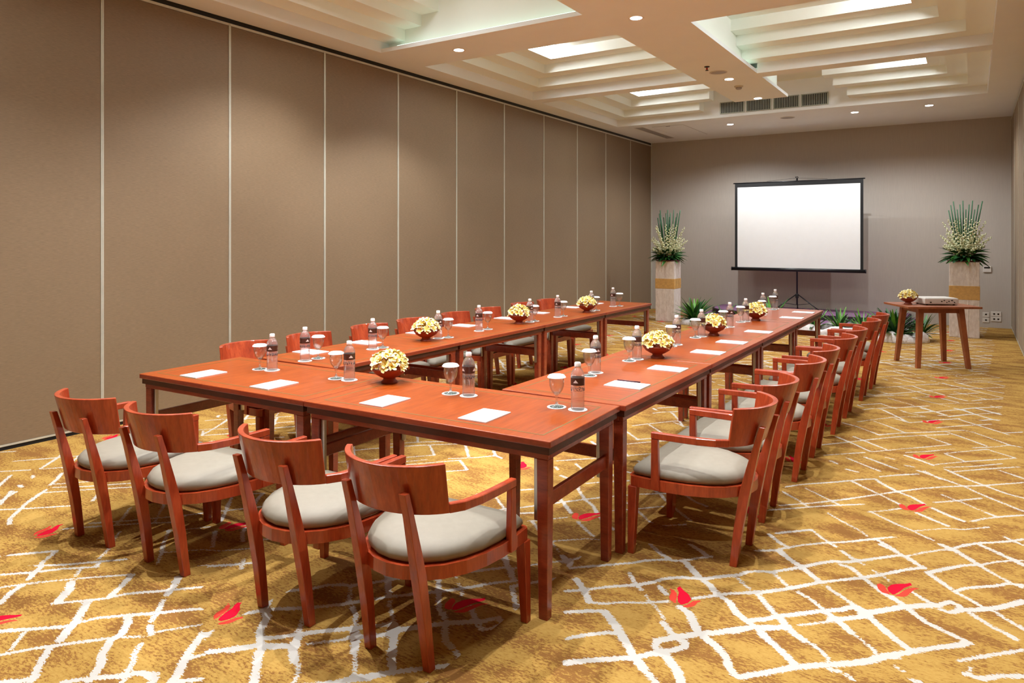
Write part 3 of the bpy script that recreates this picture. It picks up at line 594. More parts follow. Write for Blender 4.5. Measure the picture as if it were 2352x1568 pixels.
obj('deflector', MB().lathe([(0.003, -0.044), (0.02, -0.046), (0.02, -0.05), (0.001, -0.052)], 16), 'dark_vent', t)
t = thing('slot_diffuser', 'long slotted air diffuser in ceiling by the partition', 'vent', (-5.39, 13.74, ZC))
fr = MB(); fr.box((-0.085, -0.87, -0.006), (-0.07, 0.87, -0.0005)); fr.box((0.07, -0.87, -0.006), (0.085, 0.87, -0.0005)); fr.box((-0.07, -0.87, -0.006), (0.07, -0.855, -0.0005)); fr.box((-0.07, 0.855, -0.006), (0.07, 0.87, -0.0005))
obj('frame', fr, 'plastic_white', t); obj('backing', MB().box((-0.07, -0.855, -0.002), (0.07, 0.855, -0.0005)), 'dark_vent', t)
for xx in (-0.05, -0.025, 0, 0.025, 0.05): obj('slat', MB().box((xx - 0.004, -0.855, -0.006), (xx + 0.004, 0.855, -0.002)), 'plastic_white', t)
t = thing('access_hatch', 'square flush access hatch in ceiling near the back wall', 'hatch', (-4.85, 13.7, ZC))
obj('hatch_panel', MB().box((-0.30, -0.73, -0.004), (0.30, 0.73, -0.0005)), 'ceiling_paint', t)
obj('latch', MB().box((-0.04, -0.70, -0.008), (0.04, -0.685, -0.004)), 'dark_vent', t)
fr = MB()
for a, b_ in (((-0.306, -0.736), (0.306, -0.731)), ((-0.306, 0.731), (0.306, 0.736)), ((-0.306, -0.731), (-0.301, 0.731)), ((0.301, -0.731), (0.306, 0.731))): fr.box((a[0], a[1], -0.003), (b_[0], b_[1], -0.0005))
obj('hatch_joint', fr, 'plastic_grey', t)

# ================================================================== TABLES
TL, TW, TH = 1.0, 0.735, 0.75
def make_table(length):
    t = thing('conference_table', '', 'table')
    hl, hw = length / 2 - 0.002, TW / 2 - 0.002
    top = obj('tabletop', MB().box((-hl, -hw, 0.722), (hl, hw, TH)), 'table_top', t, 0.004, 2)
    top.data.materials.append(MATS['table_wood'])
    for p_ in top.data.polygons: p_.material_index = 0 if abs(p_.normal.z) > 0.5 else 1
    i0, i1 = 0.070, 0.078
    for a, b_ in (((-hl + i0, -hw + i0), (hl - i0, -hw + i1)), ((-hl + i0, hw - i1), (hl - i0, hw - i0)), ((-hl + i0, -hw + i1), (-hl + i1, hw - i1)), ((hl - i1, -hw + i1), (hl - i0, hw - i1))):
        obj('inlay_line', MB().box((a[0], a[1], TH - 0.001), (b_[0], b_[1], TH + 0.0006)), 'inlay', top)
    def ring(o, th, z0, z1):
        m_ = MB(); a, b_ = hl - o, hw - o
        m_.box((-a, -b_, z0), (a, -b_ + th, z1)); m_.box((-a, b_ - th, z0), (a, b_, z1)); m_.box((-a, -b_ + th, z0), (-a + th, b_ - th, z1)); m_.box((a - th, -b_ + th, z0), (a, b_ - th, z1)); return m_
    obj('reveal_band', ring(0.012, 0.03, 0.690, 0.722), 'table_reveal_shade', t)
    obj('apron', ring(0.024, 0.022, 0.664, 0.690), 'table_wood', t, 0.003, 1)
    for sx in (-1, 1):
        for sy in (-1, 1):
            lx, ly = sx * (hl - 0.052), sy * (hw - 0.052)
            lg = obj('leg', MB().bar([(lx, ly, 0, 0.020, 0.020), (lx, ly, 0.45, 0.025, 0.025), (lx, ly, 0.664, 0.026, 0.026)]), 'table_wood', t, 0.002, 1)
            bx = lx - sx * 0.036
            obj('folding_bracket', MB().box((min(bx - sx * 0.012, bx + sx * 0.0085), ly - 0.011, 0.40), (max(bx - sx * 0.012, bx + sx * 0.0085), ly + 0.011, 0.66)), 'steel', lg, 0.003, 1)
        lx = sx * (hl - 0.052)
        obj('stretcher', MB().box((lx - 0.011, -hw + 0.079, 0.455), (lx + 0.011, hw - 0.079, 0.515)), 'table_wood', t, 0.002, 1)
    return t
PR_ = {}
def place_table(length, x, y, rz, label, group):
    if length not in PR_: o = PR_[length] = make_table(length)
    else: o = copy_tree(PR_[length])
    o.location = (x, y, 0); o.rotation_euler = (0, 0, rz); o['label'] = label; o['group'] = group
    return o
ang = math.atan2(2.520 - 2.437, -1.435 + 4.272)
fx = lambda s, d: (-4.272 + s * math.cos(ang) - d * math.sin(ang), 2.437 + s * math.sin(ang) + d * math.cos(ang))
FRL = 2.838 / 2
for i, lab in ((0, 'red-brown wooden table of the short row, on the partition side'), (1, 'red-brown wooden table of the short row, on the aisle side')):
    x, y = fx(FRL * (i + 0.5), TW / 2); place_table(FRL, x, y, ang, lab, 'conference tables')
ORD = ['first', 'second', 'third', 'fourth', 'fifth', 'sixth', 'seventh', 'eighth']
XLT, XRT = -3.79, -1.80
LJ = [3.215 + 1.349 * i for i in range(5)]; RJ = [3.262 + 1.391 * i for i in range(5)]
for i in range(4):
    place_table(1.349, XLT, (LJ[i] + LJ[i + 1]) / 2, PI / 2, 'red-brown wooden table in the partition-side row, %s from the short row' % ORD[i], 'conference tables')
    place_table(1.391, XRT, (RJ[i] + RJ[i + 1]) / 2, PI / 2, 'red-brown wooden table in the aisle-side row, %s from the short row' % ORD[i], 'conference tables')

# ================================================================== CHAIRS
def make_chair():
    t = thing('armchair', '', 'chair')
    half = [(0.0, 0.250), (0.15, 0.250), (0.262, 0.250), (0.280, 0.236), (0.286, 0.15), (0.285, 0.05), (0.272, -0.05), (0.243, -0.14), (0.197, -0.215), (0.14, -0.268), (0.07, -0.300), (0.0, -0.311)]
    out = half + [(-x, y) for x, y in reversed(half[1:-1])]
    inn = [(x * 0.885, (y + 0.01) * 0.885 - 0.01) for x, y in out]
    fr = MB(); n = len(out)
    loops = [[(x, y, 0.338) for x, y in out], [(x, y, 0.388) for x, y in out], [(x, y, 0.388) for x, y in inn], [(x, y, 0.338) for x, y in inn]]
    fr.loft(loops + [loops[0]], False, True, False)
    fo = obj('seat_frame', fr, 'chair_wood', t)
    cu = MB(); rings = []
    for s_, z in ((0.86, 0.385), (0.925, 0.394), (0.95, 0.406), (0.945, 0.420), (0.90, 0.437), (0.79, 0.452), (0.55, 0.464), (0.25, 0.469)):
        rings.append([(x * s_, (y + 0.01) * s_ - 0.01, z) for x, y in out])
    cu.loft(rings, True)
    obj('seat_cushion', cu, 'cushion', t)
    # backrest: leaning curved board
    R, yc, a0 = 0.276, -0.129, math.radians(60.4)
    def pt(a, z, off):
        lean = (0.775 - z) * 0.30 * math.cos(a)
        return ((R + off) * math.sin(a), yc + lean - (R + off) * math.cos(a), z)
    bk = MB(); seg = 20
    for z0, z1, in ((0.592, 0.776),):
        rings = []
        for i in range(seg + 1):
            a = -a0 + 2 * a0 * i / seg
            rings.append([pt(a, z0, 0), pt(a, z1, 0), pt(a, z1, -0.024), pt(a, z0, -0.022)])
        bk.loft(rings, False)
    bo = obj('backrest', bk, 'chair_wood', t, 0.004, 2)
    for p in bo.data.polygons: p.use_smooth = False
    e = pt(a0, 0.605, -0.011)
    for s in (-1, 1):
        path = [(e[0], e[1] - 0.002), (0.260, e[1] + 0.05), (0.276, -0.10), (0.280, -0.02), (0.282, 0.06), (0.283, 0.125)]
        rings = []
        for i, (x, y) in enumerate(path):
            xa, ya = path[max(i - 1, 0)]; xb, yb = path[min(i + 1, len(path) - 1)]
            d = Vector((xb - xa, yb - ya)).normalized(); nn = Vector((d.y, -d.x)) * (0.011 + 0.003 * min(i, 2) / 2)
            zt = 0.627 - 0.003 * i / 5; zb = 0.592
            rings.append([(s * (x + nn.x), y + nn.y, zb), (s * (x + nn.x), y + nn.y, zt), (s * (x - nn.x), y - nn.y, zt), (s * (x - nn.x), y - nn.y, zb)])
        ar = obj('armrest', MB().loft(rings), 'chair_wood', t, 0.003, 1)
        obj('arm_post', MB().bar([(s * 0.2845, 0.105, 0.342, 0.013, 0.021), (s * 0.2835, 0.105, 0.40, 0.013, 0.020), (s * 0.283, 0.107, 0.592, 0.012, 0.017)]), 'chair_wood', ar, 0.002, 1)
        obj('leg', MB().bar([(s * 0.272, 0.236, 0, 0.0155, 0.0155), (s * 0.268, 0.230, 0.20, 0.020, 0.020), (s * 0.264, 0.227, 0.337, 0.0225, 0.0225)]), 'chair_wood', t, 0.002, 1)
        lg = MB().bar([(s * 0.143, -0.236, 0, 0.0165, 0.017), (s * 0.139, -0.262, 0.20, 0.018, 0.021), (s * 0.137, -0.289, 0.36, 0.019, 0.024), (s * 0.137, -0.317, 0.48, 0.017, 0.020), (s * 0.138, -0.345, 0.59, 0.016, 0.015), (s * 0.138, -0.372, 0.685, 0.015, 0.013)])
        obj('leg', lg, 'chair_wood', t, 0.002, 1)
    return t
CH = []
def place_chair(x, y, rz, label, group):
    o = CH[0] if not CH[1:] and CH and 'label' in CH[0] and CH[0]['label'] == '' else copy_tree(CH[0])
    if o is not CH[0]: CH.append(o)
    o.location = (x, y, 0); o.rotation_euler = (0, 0, rz); o['label'] = label; o['group'] = group
    return o
CH.append(make_chair())
FC = [(-3.851, 1.960), (-3.243, 1.985), (-2.417, 2.006), (-1.813, 2.030)]
FN = ['end chair by the partition', 'second from the partition', 'second from the aisle', 'end chair by the aisle']
for i, (x, y) in enumerate(FC):
    place_chair(x, y + 0.236, math.radians((2.0, 1.5, 1.0, 1.0)[i]), 'red-brown wooden armchair with beige cushion, short row, ' + FN[i], 'armchairs around the tables')
RC = [(-0.966, 3.617), (-0.985, 4.235), (-0.968, 5.035), (-0.972, 5.635), (-0.945, 6.375), (-0.940, 6.99), (-0.912, 7.81), (-0.895, 8.46)]
for i, (x, y) in enumerate(RC):
    place_chair(x - 0.236, y, PI / 2 + math.radians((0, .5, -.5, 0.3, .5, -.5, 0.5, 0)[i]), 'red-brown wooden armchair, aisle-side row, %s from the short row' % ORD[i], 'armchairs around the tables')
LC = [3.50, 4.11, 4.83, 5.44, 6.14, 6.75, 7.50, 8.12]
for i, y in enumerate(LC):
    place_chair(-4.625 + 0.236, y, -PI / 2 + math.radians((0, -.4, .4, 0, .3, -.3, 0, 1)[i]), 'red-brown wooden armchair, partition-side row, %s from the short row' % ORD[i], 'armchairs around the tables')

# ================================================================== PLACE SETTINGS
ZT_ = TH + 0.0007
def make_bottle():
    t = thing('water_bottle', '', 'bottle')
    prof = [(0.0305, 0.0), (0.0325, 0.004)]
    z = 0.010
    while z < 0.088:
        prof += [(0.0335, z), (0.0308, z + 0.0045)]; z += 0.009
    prof += [(0.0335, 0.091), (0.0335, 0.106), (0.0325, 0.112), (0.0335, 0.116), (0.0335, 0.158), (0.0325, 0.168), (0.028, 0.182), (0.019, 0.196), (0.0135, 0.202), (0.0135, 0.206)]
    obj('body', MB().lathe(prof, 28), 'pet', t)
    obj('label_band', MB().lathe([(0.03375, 0.119), (0.03375, 0.154)], 28, caps=False), 'bottle_label', t)
    obj('print_band', MB().lathe([(0.03372, 0.092), (0.03372, 0.105)], 28, caps=False), 'bottle_print', t)
    obj('cap', MB().lathe([(0.0155, 0.205), (0.016, 0.208), (0.0155, 0.223), (0.013, 0.2265)], 24), 'cap_white', t)
    return t
def make_goblet():
    t = thing('goblet', '', 'glass')
    obj('foot', MB().lathe([(0.034, 0.0), (0.0345, 0.002), (0.02, 0.006), (0.008, 0.012), (0.0055, 0.02)], 28), 'goblet_glass', t)
    obj('stem', MB().lathe([(0.0054, 0.0202), (0.0042, 0.035), (0.0062, 0.044), (0.0085, 0.049), (0.0060, 0.054), (0.008, 0.058)], 20), 'goblet_glass', t)
    obj('glass_bowl', MB().lathe([(0.0085, 0.0582), (0.018, 0.066), (0.029, 0.082), (0.0355, 0.102), (0.0372, 0.122), (0.0358, 0.140), (0.0342, 0.150), (0.0332, 0.150), (0.0347, 0.138), (0.036, 0.122), (0.0344, 0.103), (0.028, 0.084), (0.017, 0.068), (0.0, 0.064)], 28, caps=False), 'goblet_glass', t)
    return t
def lid_mesh(): return MB().lathe([(0.044, 0.0), (0.046, 0.0008), (0.0455, 0.0028), (0.038, 0.012), (0.034, 0.0135), (0.0, 0.0140)], 16, smooth=False, caps=False)
def make_pad():
    t = thing('notepad', '', 'notepad')
    obj('paper_block', MB().box((-0.076, -0.109, 0), (0.076, 0.109, 0.005)), 'paper', t)
    lo = MB()
    for k in range(4): lo.box((0.028 + 0.010 * k, 0.0905, 0.005), (0.036 + 0.010 * k, 0.0965, 0.0053))
    lo.box((0.028, 0.084, 0.005), (0.066, 0.0865, 0.0053))
    obj('printed_logo', lo, 'ink', t)
    return t
BOT, GOB, PAD = make_bottle(), make_goblet(), make_pad()
me_lid = lid_mesh().mesh('paper_lid'); me_lid.materials.append(MATS['paper'])
me_cg = MB().lathe([(0.0465, 0.0), (0.047, 0.001), (0.0465, 0.002), (0.0, 0.0021)], 28, caps=False).mesh('coaster'); me_cg.materials.append(MATS['coaster_print'])
me_cb = MB().lathe([(0.0465, 0.0), (0.047, 0.001), (0.0465, 0.002), (0.0, 0.0021)], 28, caps=False).mesh('coaster'); me_cb.materials.append(MATS['coaster_white'])
_used = set()
def proto(p):
    if p.name in _used: return copy_tree(p)
    _used.add(p.name); return p
def setting(g, bt, where, rz):
    o = tag(obj('coaster', me_cg, None, loc=(g[0], g[1], ZT_)), 'teal-printed coaster under goblet, ' + where, 'coaster', 'goblet coasters')
    q = proto(GOB); q.location = (g[0], g[1], ZT_ + 0.0022); tag(q, 'empty stemmed goblet with paper lid, ' + where, 'glass', 'goblets on the tables')
    tag(obj('paper_lid', me_lid, None, loc=(g[0], g[1], ZT_ + 0.1450)), 'white paper lid on goblet, ' + where, 'lid', 'paper lids on goblets')
    tag(obj('coaster', me_cb, None, loc=(bt[0], bt[1], ZT_)), 'plain white coaster under bottle, ' + where, 'coaster', 'bottle coasters')
    q = proto(BOT); q.location = (bt[0], bt[1], ZT_ + 0.0022); q.rotation_euler = (0, 0, rz); tag(q, 'clear water bottle with brown label, ' + where, 'bottle', 'water bottles on the tables')
def pad(x, y, rz, where):
    q = proto(PAD); q.location = (x, y, ZT_); q.rotation_euler = (0, 0, rz); tag(q, 'white notepad, ' + where, 'notepad', 'notepads on the tables')
FG = [((-3.772, 2.931), (-3.676, 2.948)), ((-3.143, 2.977), (-3.045, 2.987)), ((-2.329, 3.019), (-2.217, 3.028)), ((-1.707, 3.058), (-1.596, 3.066))]
FP = [(-3.920, 2.640), (-3.298, 2.660), (-2.496, 2.696), (-1.903, 2.725)]
for i in range(4):
    wh = 'short row, ' + ('partition end seat', 'second seat from partition', 'second seat from aisle', 'aisle end seat')[i]
    setting(*FG[i], wh, 0.6 * i); pad(*FP[i], ang, wh)
RG = [(-1.931, 3.86), (-1.939, 4.47), (-1.936, 5.256), (-1.931, 5.814), (-1.931, 6.603), (-1.913, 7.123), (-1.899, 7.913), (-1.938, 8.584)]
RB = [(-1.942, 3.968), (-1.922, 4.563), (-1.927, 5.355), (-1.911, 5.912), (-1.898, 6.700), (-1.889, 7.221), (-1.921, 8.05), (-1.933, 8.682)]
RP = [(-1.626, 3.722), (-1.615, 4.328), (-1.603, 5.110), (-1.600, 5.706), (-1.580, 6.468), None, (-1.570, 7.794), (-1.576, 8.438)]
for i in range(8):
    wh = 'aisle-side row, %s seat from short row' % ORD[i]
    setting(RG[i], RB[i], wh, 0.5 + i)
    if RP[i]: pad(*RP[i], PI / 2, wh)
LG = [(-3.776, 3.413), (-3.743, 4.016), (-3.667, 4.722), (-3.695, 5.338), (-3.664, 6.117), (-3.646, 6.677), (-3.623, 7.414), (-3.615, 8.044)]
LB = [(-3.771, 3.292), (-3.747, 3.913), (-3.699, 4.628), (-3.691, 5.196), (-3.664, 6.022), (-3.65, 6.56), (-3.632, 7.312), (-3.656, 7.945)]
LP = [3.57, 4.12, 4.80, 5.43, 6.16, 6.80, 7.56, 8.17]
for i in range(8):
    wh = 'partition-side row, %s seat from short row' % ORD[i]
    setting(LG[i], LB[i], wh, 0.9 + i); pad(-4.03, LP[i], -PI / 2, wh)
tag(obj('pen', MB().tube([(-1.727, 3.815, ZT_ + 0.0045), (-1.59, 3.823, ZT_ + 0.0045)], 0.004, 8), 'pen_plastic'), 'dark pen lying beside notepad, first seat of aisle-side row', 'pen')

# ---- bowls of frangipani
me_bowl = MB().lathe([(0.046, 0.0), (0.047, 0.006), (0.036, 0.016), (0.034, 0.026), (0.052, 0.034), (0.082, 0.052), (0.101, 0.078), (0.104, 0.083), (0.099, 0.083), (0.078, 0.058), (0.05, 0.042), (0.0, 0.038)], 36, caps=False).mesh('footed_bowl')
me_bowl.materials.append(MATS['terracotta'])
def flower_mesh(open_):
    mb = MB()
    for k in range(5):
        a = 2 * PI * k / 5; rows = []
        for i, (r, wd, z) in enumerate(((0.003, 0.003, -0.004), (0.011, 0.0085, 0.004 * open_), (0.020, 0.0115, 0.010 * open_), (0.028, 0.0095, 0.012 * open_), (0.033, 0.003, 0.009 * open_))):
            row = []
            for s, dz in ((-1, 0.003), (0, 0.0), (1, -0.003)):
                rr = Vector((r, s * wd)); c_, s_ = math.cos(a + 0.12 * i), math.sin(a + 0.12 * i)
                row.append((rr.x * c_ - rr.y * s_, rr.x * s_ + rr.y * c_, z + dz))
            rows.append(row)
        mb.loft(rows, True, False, False)
    me = mb.mesh('frangipani_flower'); me.materials.append(MATS['frangipani']); return me
FLM = [flower_mesh(1.0), flower_mesh(1.5), flower_mesh(0.6)]
def flower_bowl(x, y, z, where, n, rs, cx=1.0):
    rnd = random.Random(rs)
    tag(obj('footed_bowl', me_bowl, None, loc=(x, y, z)), 'terracotta footed bowl heaped with blossoms, ' + where, 'bowl', 'bowls of blossoms')
    for i in range(n):
        f = (i + 0.5) / n
        ph = math.acos(1 - f * 0.90) ; th = i * 2.39996 + rnd.uniform(-0.2, 0.2)
        nrm = Vector((math.sin(ph) * math.cos(th), math.sin(ph) * math.sin(th), math.cos(ph)))
        rr = rnd.uniform(0.95, 1.06)
        p = Vector((x + nrm.x * 0.094 * rr, y + nrm.y * 0.094 * rr, z + 0.082 + nrm.z * 0.086 * rr))
        o = obj('frangipani_flower', FLM[rnd.randrange(3)], None, loc=p)
        up = (nrm + Vector((rnd.uniform(-.25, .25), rnd.uniform(-.25, .25), 0.25))).normalized()
        o.rotation_euler = (Matrix.Rotation(rnd.uniform(0, 6.28), 4, up) @ up.to_track_quat('Z', 'Y').to_matrix().to_4x4()).to_euler()
        sc = rnd.uniform(0.85, 1.08); o.scale = (sc, sc, sc)
        tag(o, 'pale yellow frangipani blossom heaped in bowl, ' + where, 'flower', 'blossoms, ' + where)
    core = None
for k, (x, y, wh, n) in enumerate(((-2.81, 3.07, 'short row joint', 48), (-3.70, 4.475, 'first joint of partition-side row', 40), (-3.69, 5.865, 'second joint of partition-side row', 36), (-3.61, 7.155, 'third joint of partition-side row', 32),
                                   (-1.83, 4.705, 'first joint of aisle-side row', 40), (-1.85, 6.05, 'second joint of aisle-side row', 36), (-1.83, 7.375, 'third joint of aisle-side row', 32))):
    flower_bowl(x, y, ZT_, wh, n, 20 + k)

# ================================================================== PROJECTOR TABLE
A29 = math.radians(29.0)
PT = (-0.43, 10.345)
t = thing('side_table', 'small brown wooden table with splayed legs carrying the projector', 'table', (PT[0], PT[1], 0), A29)
obj('tabletop', MB().box((-0.432, -0.327, 0.725), (0.432, 0.327, 0.75)), 'side_wood', t, 0.004, 2)
ap = MB(); a, b_ = 0.26, 0.23
ap.box((-a, -b_, 0.665), (a, -b_ + 0.02, 0.725)); ap.box((-a, b_ - 0.02, 0.665), (a, b_, 0.725)); ap.box((-a, -b_ + 0.02, 0.665), (-a + 0.02, b_ - 0.02, 0.725)); ap.box((a - 0.02, -b_ + 0.02, 0.665), (a, b_ - 0.02, 0.725))
obj('apron', ap, 'side_wood', t)
for sx in (-1, 1):
    for sy in (-1, 1):
        obj('leg', MB().bar([(sx * 0.295, sy * 0.275, 0, 0.024, 0.024), (sx * 0.235, sy * 0.205, 0.724, 0.034, 0.034)]), 'side_wood', t, 0.003, 1)
def loc29(x, y): return (PT[0] + x * math.cos(A29) - y * math.sin(A29), PT[1] + x * math.sin(A29) + y * math.cos(A29))
px_, py_ = loc29(0.06, 0.02)
t = thing('projector', 'flat white video projector on the small side table', 'projector', (px_, py_, 0.7505), A29)
obj('body', MB().box((-0.20, -0.15, 0.012), (0.20, 0.15, 0.085)), 'plastic_white', t, 0.010, 3)
obj('lens', MB().lathe([(0.032, -0.008), (0.032, 0.012), (0.0, 0.013)], 20, c=(0, 0, 0), caps=False), 'lens_black', t).matrix_local = Matrix.Translation((-0.10, 0.15, 0.05)) @ Matrix.Rotation(-PI / 2, 4, 'X')
obj('lid', MB().box((-0.185, -0.135, 0.0852), (0.185, 0.135, 0.089)), 'plastic_white', t, 0.003, 1)
for i, (x, wd) in enumerate(((-0.13, 0.022), (0.0, 0.016), (0.03, 0.016), (0.06, 0.012), (0.085, 0.012), (0.12, 0.02), (0.15, 0.012))):
    obj('port', MB().box((x - wd / 2, -0.1515, 0.03 + 0.012 * (i % 3)), (x + wd / 2, -0.1495, 0.042 + 0.012 * (i % 3))), 'lens_black', t)
for sx in (-1, 1):
    for sy in (-1, 1): obj('foot', MB().lathe([(0.012, 0.0), (0.012, 0.0125)], 12, c=(sx * 0.16, sy * 0.115, 0)), 'lens_black', t)
bx_, by_ = loc29(-0.27, 0.02)
flower_bowl(bx_, by_, 0.7505, 'projector table', 34, 31)

# ================================================================== STAGE, SCREEN
def rr_poly(x0, x1, y0, y1, r, n=8):
    pts = [(x1, y1), (x0, y1)]
    for i in range(n + 1):
        a = PI + (PI / 2) * i / n; pts.append((x0 + r + r * math.cos(a), y0 + r + r * math.sin(a)))
    for i in range(n + 1):
        a = 1.5 * PI + (PI / 2) * i / n; pts.append((x1 - r + r * math.cos(a), y0 + r + r * math.sin(a)))
    return pts
t = thing('stage_platform', 'low two-step purple carpeted platform under the projection screen', 'platform', (-2.65, 14.2, 0))
def tier(name, x0, x1, y0, y1, r, z0, z1):
    poly = [(x + 2.65, y - 14.2) for x, y in rr_poly(x0, x1, y0, y1, r)]
    inner = [(x + 2.65, y - 14.2) for x, y in rr_poly(x0 + 0.03, x1 - 0.03, y0 + 0.03, y1, r)]
    o = obj(name, MB().prism(poly[::1], z0, z1 - 0.004), 'stage_edge', t)
    obj('carpet_top', MB().prism(inner, z1 - 0.004, z1), 'stage_carpet', o)
tier('lower_step', -4.55, -0.85, 13.15, YB - 0.003, 0.9, 0.001, 0.09); tier('upper_step', -4.45, -0.95, 13.95, YB - 0.003, 0.6, 0.0905, 0.18)

SY, SX = 14.45, -2.825
t = thing('projection_screen', 'white tripod projection screen with black border on the platform', 'screen', (SX, SY, 0.18))
z = lambda a: a - 0.18
wl, wr = -1.165, 1.155
obj('screen_fabric', MB().box((wl + 0.05, -0.004, z(0.995)), (wr - 0.05, 0.002, z(2.585))), 'screen_white', t)
bd = MB(); bd.box((wl, -0.005, z(0.995)), (wl + 0.05, 0.003, z(2.66))); bd.box((wr - 0.05, -0.005, z(0.995)), (wr, 0.003, z(2.66))); bd.box((wl + 0.05, -0.005, z(2.585)), (wr - 0.05, 0.003, z(2.66)))
obj('black_border', bd, 'screen_black', t)
obj('top_bar', MB().tube([(wl - 0.03, 0.0, z(2.668)), (wr + 0.03, 0.0, z(2.668))], 0.011, 8), 'black_paint', t)
obj('roller_case', MB().tube([(wl - 0.055, 0.0, z(0.970)), (wr + 0.035, 0.0, z(0.970))], 0.034, 14), 'black_paint', t)
for s in (-1, 1): obj('end_cap', MB().tube([((wl - 0.055 if s < 0 else wr + 0.035), 0, z(0.970)), ((wl - 0.068 if s < 0 else wr + 0.048), 0, z(0.970))], 0.037, 14), 'black_paint', t)
obj('mast', MB().tube([(0, 0.05, z(0.30)), (0, 0.05, z(2.73))], 0.015, 10), 'black_paint', t)
obj('carry_handle', MB().tube([(-0.02, 0.05, z(2.74)), (-0.02, 0.0, z(2.745)), (0.02, 0.0, z(2.745)), (0.02, 0.05, z(2.74))], 0.008, 6), 'black_paint', t)
obj('hang_wire', MB().tube([(-0.55, 0.0, z(2.685)), (0, 0.03, z(2.728)), (0.55, 0.0, z(2.685))], 0.003, 5), 'black_paint', t)
obj('leg_hub', MB().lathe([(0.026, z(0.43)), (0.03, z(0.44)), (0.03, z(0.50)), (0.026, z(0.51))], 14, c=(0, 0.05, 0)), 'black_paint', t)
for k in range(3):
    a = math.radians(-20 + 120 * k)
    d = Vector((math.cos(a), math.sin(a), 0)); c = Vector((0, 0.05, 0))
    lg = obj('leg', MB().tube([c + d * 0.03 + Vector((0, 0, z(0.49))), c + d * 0.50 + Vector((0, 0, 0.012))], 0.011, 8), 'black_paint', t)
    obj('brace', MB().tube([c + d * 0.015 + Vector((0, 0, z(0.30))), c + d * 0.27 + Vector((0, 0, z(0.34)))], 0.006, 6), 'black_paint', lg)
    obj('rubber_foot', MB().lathe([(0.014, 0.0), (0.016, 0.006), (0.012, 0.022)], 10, c=tuple(c + d * 0.505)), 'black_paint', lg)

# ================================================================== PEDESTAL ARRANGEMENTS
def leaf_mb(L_, W_, droop, seg=5):
    mb = MB(); rows = []
    for i in range(seg + 1):
        f = i / seg; wd = W_ * max(0.06, math.sin(PI * min(0.97, f * 0.92 + 0.08)) ** 0.8)
        x = L_ * f * (1 - 0.15 * droop * f); zz = -droop * L_ * 0.5 * f * f
        rows.append([(x, -wd / 2, zz + wd * 0.18), (x, 0, zz), (x, wd / 2, zz + wd * 0.18)])
    mb.loft(rows, True, False, False); return mb
def mesh_of(mb, name, mat):
    me = mb.mesh(name); me.materials.append(MATS[mat]); return me
ME_LF = [mesh_of(leaf_mb(0.27, 0.06, 0.5), 'leaf', 'leaf_dark'), mesh_of(leaf_mb(0.24, 0.07, 0.3), 'leaf', 'leaf_dark'), mesh_of(leaf_mb(0.24, 0.045, 0.7), 'leaf', 'leaf_mid')]
def spike_mesh(L_, rs):
    rnd = random.Random(rs); mb = MB()
    mb.tube([(0, 0, 0), (0.01, 0, L_ * 0.5), (0.03, 0, L_)], [0.004, 0.003, 0.0015], 5)
    me = mesh_of(mb, 'flower_spike', 'stem_pale')
    fb = MB(); n = 20
    for i in range(n):
        f = 0.22 + 0.78 * i / n; a = i * 2.4; r = 0.023 * (1.25 - 0.85 * (f - 0.22))
        c = Vector((0.03 * f * f + math.cos(a) * r * 0.8, math.sin(a) * r * 0.8, L_ * f))
        fb.lathe([(0.001, -r * 0.8), (r * 0.75, -r * 0.2), (r * 0.8, r * 0.25), (r * 0.25, r * 0.8)], 6, True, c, False)
    return me, mesh_of(fb, 'florets', 'blossom')
SPK = [spike_mesh(0.32, 1), spike_mesh(0.46, 2), spike_mesh(0.64, 3)]
ME_REED = [mesh_of(MB().tube([(0, 0, 0), (0, 0, 0.45), (0, 0, h)], [0.013, 0.012, 0.009], 6), 'reed', 'reed_green') for h in (0.78, 0.86, 0.92)]
def pedestal(x, y, wd, h, lab, band0, band1, gold_top):
    t = thing('pedestal', lab, 'pedestal', (x, y, 0), 0, 'cloth-covered pedestals')
    obj('plinth', MB().box((-wd / 2, -wd / 2, 0), (wd / 2, wd / 2, h)), 'linen', t, 0.008, 2)
    obj('sash', MB().box((-wd / 2 - 0.004, -wd / 2 - 0.004, band0), (wd / 2 + 0.004, wd / 2 + 0.004, band1)), 'gold_cloth', t, 0.004, 1)
    for s, xx in ((-1, -0.09), (1, 0.05)):
        obj('cloth_fold', MB().box((xx - 0.006, -wd / 2 - 0.005, 0.02), (xx + 0.006, -wd / 2 - 0.0005, band0 - 0.01)), 'linen', t, 0.002, 1)
